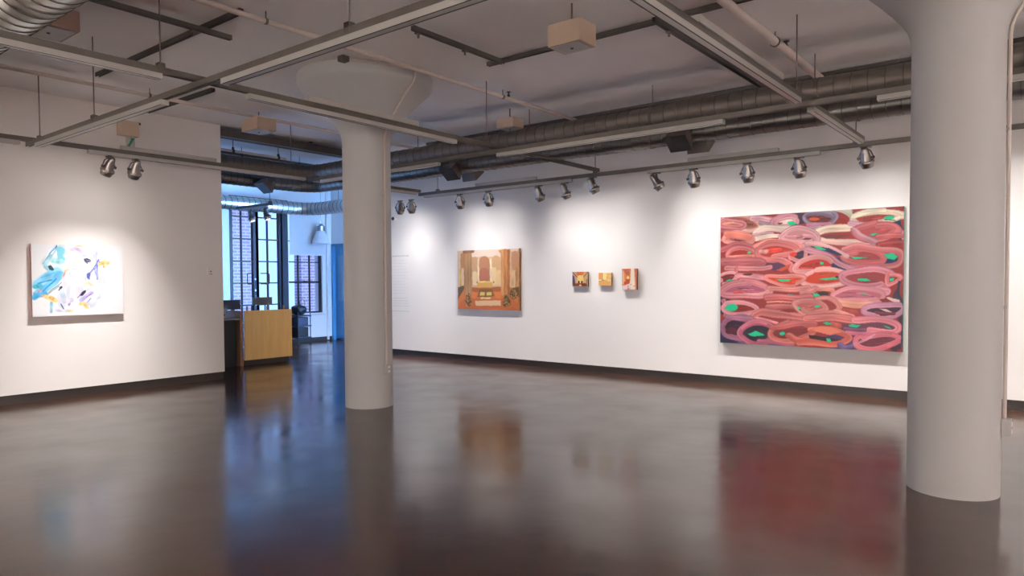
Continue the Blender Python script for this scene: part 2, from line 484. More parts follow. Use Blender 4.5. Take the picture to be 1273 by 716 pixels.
def rail(axis, c, s0, s1, z, label, races=(), bars=(), rods=(), name='strut_rail', cat='lighting rail', side=0, m='strut', conduit=None, rz=None):
    """axis 'x': runs along X at Y=c ; 'y': runs along Y at X=c"""
    t = thing(name, label, cat, (s0, c, z) if axis == 'x' else (c, s0, z))
    w = .041

    def bb(bm, a, e, o0, o1, z0, z1, mi=0, bev=0.0):
        if axis == 'x': box(bm, (a, c + o0, z0), (e, c + o1, z1), mi, bev)
        else: box(bm, (c + o0, a, z0), (c + o1, e, z1), mi, bev)
    b = bmesh.new()
    th = .004
    bb(b, s0, s1, -w / 2, w / 2, z + SH / 2 - th, z + SH / 2)
    bb(b, s0, s1, -w / 2, -w / 2 + th, z - SH / 2, z + SH / 2 - th); bb(b, s0, s1, w / 2 - th, w / 2, z - SH / 2, z + SH / 2 - th)
    bb(b, s0, s1, -w / 2, -w / 2 + .011, z - SH / 2, z - SH / 2 + th); bb(b, s0, s1, w / 2 - .011, w / 2, z - SH / 2, z - SH / 2 + th)
    obj('channel', b, m, t)
    for a, e in races:
        b = bmesh.new(); zt = z - SH / 2 - .001
        bb(b, a, e, -.032 + side, .032 + side, zt - .042, zt)
        tr = obj('light_track', b, 'race', t)
        b = bmesh.new(); bb(b, a + .02, e - .02, -.032 + side, -.022 + side, zt - .0432, zt - .042); bb(b, a + .02, e - .02, .022 + side, .032 + side, zt - .0432, zt - .042)
        obj('track_slot', b, 'slot', tr)
    for a, e in bars:
        b = bmesh.new(); bb(b, a, e, -.03, .03, z + SH / 2 + .001, z + SH / 2 + .05); obj('wireway', b, 'race', t)
    for r in rods:
        p = (r, c) if axis == 'x' else (c, r)
        b = bmesh.new(); tube(b, [(p[0], p[1], z + SH / 2 - .01), (p[0], p[1], ZC - .001)], .006, 8)
        for dz in (0.0, .03): tube(b, [(p[0], p[1], z + SH / 2 + dz), (p[0], p[1], z + SH / 2 + dz + .008)], .013, 6)
        h = obj('hanger_rod', b, 'rod', t)
        b = bmesh.new(); cbox(b, (p[0], p[1], z + SH / 2 + .03), (.05, .05, .003)); cbox(b, (p[0] - .025, p[1], z + SH / 2), (.003, .05, .06)); cbox(b, (p[0] + .025, p[1], z + SH / 2), (.003, .05, .06))
        obj('bracket', b, 'strut', h)
    done(t)
    return t


def X_at(px, py, z): return at(px, py, 'z', z).x
def Y_at(px, py, z): return at(px, py, 'z', z).y


X2, X1, X5 = -9.32, -5.53, -1.92
Y4, Y6, Y3 = 2.90, 6.68, 9.10
rail('y', X2, -3.5, Y3 - .02, ZY, 'long grey rail running beside the left wall over its two spotlights', races=[(0.8, 2.82), (3.52, 6.6), (6.76, 6.95), (8.3, 8.98)], bars=[(3.9, 5.15)], rods=[3.02, 6.36])
rail('y', X1, -3.5, Y3 - .02, ZY, 'long grey rail crossing the picture in front of the left column', races=[(-1, 2.62), (3.35, 5.95)], bars=[(3.95, 5.35)], rods=[2.62, at(605, 172, 'x', X1).y])
rail('y', X5, -3.5, Y3 - .02, ZY, 'long grey rail climbing to the upper centre edge beside the right column', races=[(-1, 2.82), (2.98, 6.55), (6.95, 8.98)], bars=[(4.35, 6.05)])
rail('x', Y4, X2 - .02, 6.0, ZX, 'nearest crosswise grey rail spanning the upper left ceiling', races=[(X2 + .3, -6.05), (-5.1, 2.5)], rods=[-7.5, -3.6])
rail('x', Y6, X2 - .02, 6.0, ZX, 'crosswise grey rail just in front of the dark round ducts', races=[(-9.0, -6.5), (-5.5, -2.65), (-1.3, 4)], rods=[-1.97])
rail('x', Y3, X2 - .05, 6.0, ZX, 'crosswise grey rail along the far wall carrying the row of spotlights', races=[(X2 + .1, X2 + .75), (at(559, 240, 'y', Y3).x, at(711, 220, 'y', Y3).x), (at(806, 212, 'y', Y3).x, at(1020, 190, 'y', Y3).x)],
     bars=[(at(592, 230, 'y', Y3).x, at(667, 220, 'y', Y3).x), (at(856, 200, 'y', Y3).x, at(968, 190, 'y', Y3).x)], rods=[at(544, 220, 'y', Y3).x, at(740, 200, 'y', Y3).x, at(1064, 170, 'y', Y3).x])


def ceil_strut(axis, c, s0, s1, label, drop=0.0, m='strutdark', clamps=()):
    t = thing('ceiling_strut', label, 'ceiling strut', (s0, c, ZC) if axis == 'x' else (c, s0, ZC))
    z1 = ZC - drop; z0 = z1 - .045
    b = bmesh.new()
    for o0, o1, za, zb in ((-.022, .022, z1 - .004, z1), (-.022, -.018, z0, z1 - .004), (.018, .022, z0, z1 - .004), (-.022, -.010, z0, z0 + .004), (.010, .022, z0, z0 + .004)):
        if axis == 'x': box(b, (s0, c + o0, za), (s1, c + o1, zb))
        else: box(b, (c + o0, s0, za), (c + o1, s1, zb))
    obj('channel', b, m, t)
    if drop > .06:
        for s in (s0 + .6, (s0 + s1) / 2, s1 - .3):
            b = bmesh.new(); p = (s, c) if axis == 'x' else (c, s); tube(b, [(p[0], p[1], z1 - .003), (p[0], p[1], ZC - .001)], .006, 6); obj('hanger_rod', b, 'rod', t)
    for s in clamps:
        p = Vector((s, c, z0)) if axis == 'x' else Vector((c, s, z0))
        b = bmesh.new(); tube(b, [p, p - Vector((0, 0, .05))], .012, 8); cbox(b, p - Vector((0, 0, .01)), (.05, .05, .012))
        obj('clamp', b, 'rod', t)
    done(t)
    return t


ceil_strut('y', -6.32, -1.0, 3.67, 'dark strut on the ceiling entering from the top left edge', drop=.045, clamps=[3.3])
ceil_strut('x', 3.43, -8.76, -5.73, 'dark crosswise strut on the upper left ceiling under the rod')
ceil_strut('y', -4.78, 4.58, 5.9, 'short dark strut on the ceiling left of the beige box', drop=.045, clamps=[4.65, 5.3])
ceil_strut('x', 5.97, -5.05, -2.05, 'dark crosswise strut on the ceiling behind the largest beige box')
ceil_strut('y', -2.95, 5.8, 8.75, 'thin dark strut on the ceiling left of the rail by the right column', drop=.045, clamps=[6.1])
ceil_strut('x', 4.59, -10.1, -8.33, 'short thin dark strut on the ceiling near the left wall')
ceil_strut('x', 8.75, -8.8, 6.0, 'long dark strut on the ceiling behind the upper round duct', clamps=[-4.2, -2.0, -6.9])
ceil_strut('y', -12.2, 4.0, 11.0, 'dark strut deep in the office ceiling', drop=.0, clamps=[8.0, 9.3])


t = thing('cable_tray', 'dark metal wireway fixed to the ceiling past the end of the left wall', 'wireway', (-10.3, 7.5, ZC))
b = bmesh.new(); box(b, (-10.38, YE + .02, 3.735), (-10.24, 9.6, 3.742)); box(b, (-10.38, YE + .02, 3.742), (-10.374, 9.6, 3.87)); box(b, (-10.246, YE + .02, 3.742), (-10.24, 9.6, 3.87))
obj('trough', b, 'strutdark', t)
b = bmesh.new(); box(b, (-10.236, YE + .02, 3.86), (-10.21, 9.6, 3.868)); box(b, (-10.236, YE + .02, 3.735), (-10.222, 9.6, 3.741)); obj('rim', b, 'alu', t)
for y in (6.2, 7.4, 8.6):
    b = bmesh.new(); cbox(b, (-10.31, y, 3.885), (.16, .04, .028)); obj('bracket', b, 'strutdark', t)
done(t)

# ------------------------------------------------------------------ pipes
def pipe(name, label, pts, r, heads=(), hangers=(), cat='pipe'):
    t = thing(name, label, cat, pts[0])
    b = bmesh.new(); tube(b, pts, r, 14); obj('pipe_run', b, 'pipe', t, True)
    for h in heads:
        b = bmesh.new(); h = Vector(h)
        lathe(b, [(.018, 0), (.018, .03), (.009, .035), (.012, .06), (.03, .062), (.03, .066)], 12, Matrix.Translation(h))
        obj('sprinkler_head', b, 'brass', t)
    for h in hangers:
        h = Vector(h); b = bmesh.new(); tube(b, [h, (h.x, h.y, ZC - .001)], .005, 6)
        tube(b, [h + Vector((-.0, -.012, 0)), h + Vector((0, .012, 0))], r * 1.18, 14)
        obj('hanger_rod', b, 'rod', t)
    done(t)


zp = 3.81
pipe('sprinkler_pipe', 'slim painted pipe passing over the left column capital', [(-5.62, -3, zp), (-5.62, 3.7, zp), (-5.62, 6, zp), (-5.62, 8.6, zp)], .024, heads=[(-5.62, 7.05, zp + .02)], hangers=[(-5.62, 3.6, zp), (-5.62, 6.93, zp)])
pipe('sprinkler_pipe', 'slim painted pipe running high near the left wall', [(-8.95, -3, zp), (-8.95, 5, zp), (-8.95, 9.4, zp)], .024, heads=[(-8.95, 2.2, zp + .02)], hangers=[(-8.95, 4.1, zp)])
pipe('sprinkler_pipe', 'thick painted pipe dropping from the top edge towards the right column', [(-2.27, -3, 3.80), (-2.27, 6.1, 3.80), (-2.27, 8.6, 3.80)], .042, heads=[(-2.27, 7.35, 3.83)], hangers=[(-2.27, 7.0, 3.80)])

for cx_, cz_, ys, lab in ((-10.85, 3.66, (6.3, 7.15), 'pale conduit hung beside the wireway, nearer of two'), (-11.6, 3.72, (6.9, 8.1), 'pale conduit hung beside the wireway, farther of two')):
    t = thing('ceiling_conduit', lab, 'conduit', (cx_, 7, cz_))
    b = bmesh.new(); tube(b, [(cx_, 4.0, cz_), (cx_, 8.3, cz_)] + arc((cx_ + .5, 8.3, cz_), .5, 180, 90, 'xy', 8)[1:] + [(cx_ + .95, 8.8, cz_)] if cx_ < -11 else [(cx_, 4.0, cz_), (cx_, 7.3, cz_)], .022, 10); obj('pipe_run', b, 'pipe', t, True)
    for y in ys:
        b = bmesh.new(); tube(b, [(cx_, y, cz_), (cx_, y, ZC - .001)], .006, 6); tube(b, [(cx_, y - .02, cz_), (cx_, y + .02, cz_)], .03, 12); cbox(b, (cx_, y, cz_ + .04), (.03, .03, .05)); obj('clamp', b, 'black', t)
    done(t)

# ------------------------------------------------------------------ ducts
def duct(bm, pts, r, pitch=.15, seam=.004, mi_seam=1, seg=36, start=0.0):
    """round duct along a polyline with raised lock seams"""
    pts = [Vector(p) for p in pts]
    S = [0.0]
    for a, c in zip(pts, pts[1:]): S.append(S[-1] + (c - a).length)
    L = S[-1]
    st = set([round(v, 4) for v in S])
    k = start + pitch
    marks = []
    while k < L - .02: marks.append(k); k += pitch
    al = sorted([(s, 0) for s in st] + [(m - .007, 0) for m in marks] + [(m - .004, 1) for m in marks] + [(m + .004, 1) for m in marks] + [(m + .007, 0) for m in marks])

    def pos(s):
        for i in range(len(S) - 1):
            if s <= S[i + 1] + 1e-6:
                return pts[i].lerp(pts[i + 1], (s - S[i]) / max(1e-6, S[i + 1] - S[i]))
        return pts[-1]
    al2 = []
    for s, q in al:
        if al2 and s - al2[-1][0] < .0015: continue
        al2.append((s, q))
    fr = frames([pos(s) for s, _ in al2])
    rings = []
    for (p, n, bn), (s, q) in zip(fr, al2):
        rr = r + (seam if q else 0)
        rings.append([bm.verts.new(p + n * (rr * math.cos(2 * PI * j / seg)) + bn * (rr * math.sin(2 * PI * j / seg))) for j in range(seg)])
    for i, (a, c) in enumerate(zip(rings, rings[1:])):
        ms = mi_seam if (al2[i][1] or al2[i + 1][1]) else 0
        for j in range(seg):
            bm.faces.new((a[j], a[(j + 1) % seg], c[(j + 1) % seg], c[j])).material_index = ms
    bm.faces.new(rings[0][::-1]); bm.faces.new(rings[-1])


def register(x, y, z, sgn, parent, w=.30):
    """square scoop hung at the flank of the duct: sgn -1 toward the room, +1 toward the wall"""
    b = bmesh.new()
    t0, t1 = .10, .15
    hh = .17
    v = []
    for zz, k in ((0, 1), (-hh, 0)):
        ww = w / 2 * (0.86 if k else 1.0); dd = t0 if k else t1
        for sx, sy in ((-1, -1), (1, -1), (1, 1), (-1, 1)): v.append(b.verts.new((sx * ww, sy * dd * .9, zz)))
    for f in ((0, 1, 5, 4), (1, 2, 6, 5), (2, 3, 7, 6), (3, 0, 4, 7)): b.faces.new([v[i] for i in f])
    b.faces.new([v[i] for i in (3, 2, 1, 0)])
    # dark inner face stands for the shade inside the open scoop, with rim
    g = b.faces.new([v[i] for i in (4, 5, 6, 7)]); g.material_index = 1
    r_ = bmesh.ops.inset_individual(b, faces=[g], thickness=.012, depth=-.02)
    for f in b.faces: f.material_index = 0
    g.material_index = 1
    bmesh.ops.transform(b, matrix=Matrix.Translation((x, y, z)) @ Matrix.Rotation(sgn * math.radians(38), 4, 'X'), verts=b.verts)
    return obj('air_register', b, ['ductdark', 'scoopshade'], parent)


def elbow(c, R_, z): return arc((c[0], c[1], z), R_, 0, 0)


# upper duct
dY1, dZ1, dr1 = 7.95, 3.50, .135
xe1 = -11.1
t = thing('spiral_duct', 'upper dark round duct crossing the whole gallery under the ceiling', 'air duct', (0, dY1, dZ1))
b = bmesh.new(); Re = .45
duct(b, [(5.9, dY1, dZ1), (xe1 + Re, dY1, dZ1)], dr1, .16); obj('duct_run', b, ['ductdark', 'seamsoft'], t, True)
b = bmesh.new(); duct(b, arc((xe1 + Re, dY1 - Re, dZ1), Re, 90, 180, 'xy', 8) + [(xe1, dY1 - Re - .01, dZ1), (xe1, 4.6, dZ1)], dr1, .14); obj('duct_elbow', b, ['ductdark', 'seamsoft'], t, True)
for x in (-8.2, at(658, 130, 'y', dY1).x, at(811, 118, 'y', dY1).x, at(1013, 95, 'y', dY1).x, 0.4):
    b = bmesh.new(); tube(b, [(x - .015, dY1, dZ1), (x + .015, dY1, dZ1)], dr1 + .008, 36); tube(b, [(x, dY1, dZ1 + dr1), (x, dY1, ZC - .001)], .006, 6); obj('duct_hanger', b, 'rod', t)
done(t)
# lower duct
dY2, dZ2, dr2 = 8.76, 3.43, .135
xe2 = -12.15
t = thing('spiral_duct', 'lower dark round duct with two pairs of square registers near the far wall', 'air duct', (0, dY2, dZ2))
b = bmesh.new(); duct(b, [(5.9, dY2, dZ2), (xe2 + Re, dY2, dZ2)], dr2, .15); obj('duct_run', b, ['duct', 'seamsoft'], t, True)
b = bmesh.new(); duct(b, arc((xe2 + Re, dY2 - Re, dZ2), Re, 90, 180, 'xy', 8) + [(xe2, dY2 - Re - .01, dZ2), (xe2, 4.6, dZ2)], dr2, .13); obj('duct_elbow', b, ['duct', 'seamsoft'], t, True)
for x in (-9.9, -7.3, -4.5, -1.9, 0.5):
    b = bmesh.new(); tube(b, [(x - .015, dY2, dZ2), (x + .015, dY2, dZ2)], dr2 + .008, 36); tube(b, [(x, dY2, dZ2 + dr2), (x, dY2, ZC - .001)], .006, 6); obj('duct_hanger', b, 'rod', t)
for px, py in ((563, 214), (846, 180)):
    xx = at(px, py, 'y', dY2 - .15).x
    register(xx, dY2 - .13, dZ2 - .04, -1, t); 
    register(xx + .12, dY2 + .13, dZ2 - .04, 1, t)
register(-11.9, dY2 - 1.15, dZ2 - .04, -1, t)
done(t)
# office duct
t = thing('spiral_duct', 'blue lit round duct above the office windows', 'air duct', (-14.0, 10.0, 3.17))
b = bmesh.new(); r3 = .15
duct(b, [(-7.2, 10.25, 3.22), (-14.3 + .5, 10.25, 3.22)] + arc((-14.3 + .5, 10.25 - .5, 3.22), .5, 90, 180, 'xy', 8)[1:] + [(-14.3, 4.0, 3.22)], r3, .14)
obj('duct_run', b, ['ductbright', 'seam'], t, True)
for x in (-13.2, -10.5):
    b = bmesh.new(); tube(b, [(x, 10.25, 3.3), (x, 10.25, ZC - .001)], .006, 6); obj('hanger_rod', b, 'rod', t)
done(t)
# near left big duct
t = thing('spiral_duct', 'large bright silver round duct cut off by the top left corner', 'air duct', (-7, 1.70, 3.48))
b = bmesh.new(); duct(b, [(-10.1, 1.70, 3.48), (3.5, 1.70, 3.48)], .257, .13, .006, seg=56); obj('duct_run', b, ['ductbright', 'seam'], t, True)
for x in (-8.8, -4.5, 0.5):
    b = bmesh.new(); tube(b, [(x, 1.70, 3.73), (x, 1.70, ZC - .001)], .007, 6); obj('hanger_rod', b, 'rod', t)
done(t)


# ------------------------------------------------------------------ beige ceiling boxes
def ceiling_box(cx, cy, z0, sx, sy, sz, label, m='beige'):
    t = thing('ceiling_speaker', label, 'ceiling unit', (cx, cy, ZC))
    b = bmesh.new(); cbox(b, (cx, cy, z0 + sz / 2), (sx, sy, sz), bev=.006); obj('housing', b, m, t)
    b = bmesh.new(); cbox(b, (cx, cy, z0 - .003), (sx * .84, sy * .84, .006), bev=.002); pn = obj('face_panel', b, 'beigeface', t)
    b = bmesh.new(); lathe(b, [(.014, 0), (.014, -.008), (.006, -.011)], 12, Matrix.Translation((cx, cy, z0 - .006))); obj('sensor', b, 'spotdark', pn)
    b = bmesh.new(); tube(b, [(cx, cy, z0 + sz), (cx, cy, ZC - .001)], .008, 8); cbox(b, (cx, cy, z0 + sz + .01), (.06, .03, .03)); obj('hook', b, 'rod', t)
    done(t)


q = at(711, 59, 'z', 3.52); ceiling_box(q.x, q.y, 3.52, .33, .26, .19, 'largest beige box hanging from the ceiling at upper centre')
q = at(322, 164, 'z', 3.62); ceiling_box(q.x, q.y, 3.62, .40, .30, .17, 'beige box hanging from the ceiling by the end of the left wall')
q = at(634, 160, 'z', 3.62); ceiling_box(q.x, q.y, 3.62, .30, .24, .13, 'small beige box hanging above the upper dark duct')
q = at(60, 40, 'z', 3.62); ceiling_box(q.x, q.y, 3.62, .42, .34, .17, 'brownish box on the ceiling behind the big silver duct', mat('brown enamel box', (150, 118, 104), .6))

# ------------------------------------------------------------------ spotlights
def aim_matrix(loc, target):
    d = (Vector(target) - Vector(loc)).normalized()
    return d.to_track_quat('-Z', 'Y').to_matrix().to_4x4()


SPILL = .8


def washer(ld, mode='Constant'):
    """non-physical falloff: the intensity grows with throw so that the wall is lit evenly"""
    ld.use_nodes = True; nt = ld.node_tree; em = nt.nodes['Emission']
    lf = nt.nodes.new('ShaderNodeLightFalloff'); lf.inputs['Strength'].default_value = 1.0  # unphysical falloff, evens out the light down the wall
    nt.links.new(lf.outputs[mode], em.inputs['Strength'])


def spill(loc, tgt, p, color):
    ld = bpy.data.lights.new('spot_spill', 'SPOT'); ld.energy = p; ld.spot_size = math.radians(150); ld.spot_blend = 1
    ld.shadow_soft_size = .04; ld.color = color; washer(ld, 'Linear')
    lo = bpy.data.objects.new('spot_spill', ld); COL.objects.link(lo); lo.matrix_world = Matrix.Translation(loc) @ aim_matrix(loc, tgt)


def spotlight(mount, target, label, power, size=62, blend=1.0, color=(1, .98, .965), group='track spotlights', drop=.28, sp=1.0):
    """mount: point on the underside of the track"""
    m0 = Vector(mount)
    t = thing('track_spotlight', label, 'spotlight', m0, group)
    pivot = m0 + Vector((0, 0, -.135))
    K = 1.32
    R4 = Matrix.Translation(pivot) @ aim_matrix(pivot, target) @ Matrix.Diagonal((K, K, K * 1.08, 1))
    b = bmesh.new(); cbox(b, m0 + Vector((0, 0, -.009)), (.12, .035, .018), bev=.003)
    tube(b, [m0 + Vector((0, 0, -.018)), m0 + Vector((0, 0, -.036))], .012, 10); obj('track_adapter', b, 'spotdark', t)
    # yoke: inverted U from the adapter down to the pivots
    zax = (Vector(target) - pivot); zax.z = 0; zax.normalize(); side = Vector((-zax.y, zax.x, 0))
    b = bmesh.new(); top = m0 + Vector((0, 0, -.034))
    for s in (-1, 1):
        pts = [top, top + side * s * .026 + Vector((0, 0, -.004)), top + side * s * .056 + Vector((0, 0, -.025)), pivot + side * s * .084 + Vector((0, 0, .015)), pivot + side * s * .088 + Vector((0, 0, -.02))]
        tube(b, pts, .007, 8)
        tube(b, [pivot + side * s * .066, pivot + side * s * .098], .014, 10)
    obj('yoke', b, 'spotdark', t, True)
    b = bmesh.new(); lathe(b, [(.004, .092), (.017, .090), (.026, .083), (.031, .068), (.035, .040), (.041, .008), (.048, -.016), (.053, -.030)], 28, R4); obj('housing', b, 'spot', t, True)
    b = bmesh.new(); lathe(b, [(.053, -.024), (.062, -.027), (.065, -.035), (.063, -.045), (.055, -.050)], 28, R4); obj('bezel_ring', b, 'spot', t, True)
    b = bmesh.new(); lathe(b, [(.056, -.048), (.052, -.066), (.046, -.082), (.043, -.082), (.045, -.066), (.048, -.052)], 28, R4, cap0=False, cap1=False)
    for i in range(28):
        pass
    obj('hood', b, 'spot', t, True)
    b = bmesh.new(); lathe(b, [(.040, -.070), (.022, -.074), (.004, -.076)], 24, R4); obj('lamp_face', b, 'lens', t, True)
    done(t)
    d = (Vector(target) - pivot).normalized()
    ld = bpy.data.lights.new('spot_beam', 'SPOT'); ld.energy = power; ld.spot_size = math.radians(size); ld.spot_blend = blend
    ld.shadow_soft_size = .03; ld.color = color; washer(ld)
    lo = bpy.data.objects.new('spot_beam', ld); COL.objects.link(lo)
    low = Vector(target); low.z -= drop
    lo.matrix_world = Matrix.Translation(pivot + d * .125) @ aim_matrix(pivot, low)
    spill(pivot + d * .125, Vector(target) + Vector((0, 0, .62)), power * SPILL * sp, color)
    return t


ztr = ZX - SH / 2 - .043
zst = ZX - SH / 2 - .003
PW = 21.5
rowx = lambda px, py=225: at(px, py, 'y', Y3).x
far = lambda px, py: at(px, py, 'y', YF)
spots = [
    (497, ztr, (500, 345), 'dull spotlight nearest the left column on the far wall rail', .8, 60),
    (511, ztr, (520, 350), 'bright faced spotlight second from the left column on the far wall rail', .8, 60),
    (571.5, ztr, (590, 350), 'spotlight hanging left above the church interior painting', 1.0, 60),
    (607, ztr, (622, 350), 'spotlight hanging above the right part of the church interior painting', .85, 60),
    (670, ztr, (716, 350), 'spotlight tilted slightly right between the church painting and the small pictures', .9, 58),
    (702, ztr, (752, 350), 'spotlight tilted right above the leftmost small picture', .8, 58),
    (737, zst, (800, 360), 'spotlight turned sideways to the right where two rails meet', .55, 56),
    (816, ztr, (905, 345), 'bright spotlight turned sideways below the registers', .65, 60),
    (862, ztr, (885, 345), 'silvery spotlight hanging below the right pair of registers', .65, 62),
    (929, ztr, (945, 350), 'spotlight above the left part of the large pink painting', .8, 64),
    (993, ztr, (1020, 350), 'spotlight above the middle of the large pink painting', .85, 64),
    (1076, zst, (1105, 350), 'largest looking spotlight above the right edge of the large pink painting', .9, 64),
]
for px, z, tg, lab, k, sz in spots:
    spotlight((rowx(px), Y3, z), far(*tg), lab, PW * k, sz + 40)
for xx in (-.75, .0, .9, 2.2, 3.6):      # the same rail goes on behind and beyond the right column
    ld = bpy.data.lights.new('spot_beam', 'SPOT'); ld.energy = PW; ld.spot_size = math.radians(84); ld.spot_blend = 1; ld.shadow_soft_size = .03; ld.color = (1, .98, .965); washer(ld)
    lo = bpy.data.objects.new('spot_beam', ld); COL.objects.link(lo)
    lo.matrix_world = Matrix.Translation((xx, Y3, 2.88)) @ aim_matrix((xx, Y3, 2.88), (xx + .1, YF, 1.2))
    spill((xx, Y3, 2.88), (xx, YF, 1.8), PW * SPILL, (1, .98, .965))
zty = ZY - SH / 2 - .043
for px, py, tg, lab in ((135, 190, (75, 350), 'left one of the two spotlights over the white abstract painting'), (168, 193, (130, 350), 'right one of the two spotlights over the white abstract painting')):
    y = at(px, py, 'x', X2).y
    spotlight((X2, y, zty), at(tg[0], tg[1], 'x', XL), lab, PW * 1.85, 72, drop=.5, sp=.22)

# office spotlights on their own rail
q = at(332, 254, 'z', ZX)
rail('x', q.y, -14.0, q.x + .15, ZX, 'thin office rail before the double door carrying two spotlights', races=[(-13.9, q.x)], rods=[q.x + .1], side=0)
for px, lab in ((312, 'left one of two spotlights in front of the tall steel door'), (331, 'right one of two spotlights in front of the tall steel door')):
    x = at(px, 257, 'y', q.y).x
    spotlight((x, q.y, ztr), (x + .6, q.y + .3, 1.0), lab, .5, 60)

# added fill spots without fixtures, bouncing off the unseen walls behind the camera
def fill_spot(loc, tgt, p, size=75, color=(1, .985, .965)):
    ld = bpy.data.lights.new('spot_beam', 'SPOT'); ld.energy = p; ld.spot_size = math.radians(size); ld.spot_blend = .8; ld.shadow_soft_size = .05; ld.color = color
    lo = bpy.data.objects.new('spot_beam', ld); COL.objects.link(lo)
    lo.matrix_world = Matrix.Translation(loc) @ aim_matrix(loc, tgt)


for y in (-2.5, 0, 2.5, 5, 7.5): fill_spot((XR - 1.3, y, 2.95), (XR, y, 1.4), 2500)
for x in (-7.5, -4.5, -1.5, 1.5, 4.5): fill_spot((x, YN + 1.3, 2.95), (x, YN, 1.4), 3500)
for y in (-2.5, -.3): fill_spot((X2 + .1, y, 2.95), (XL, y, 1.4), 300)

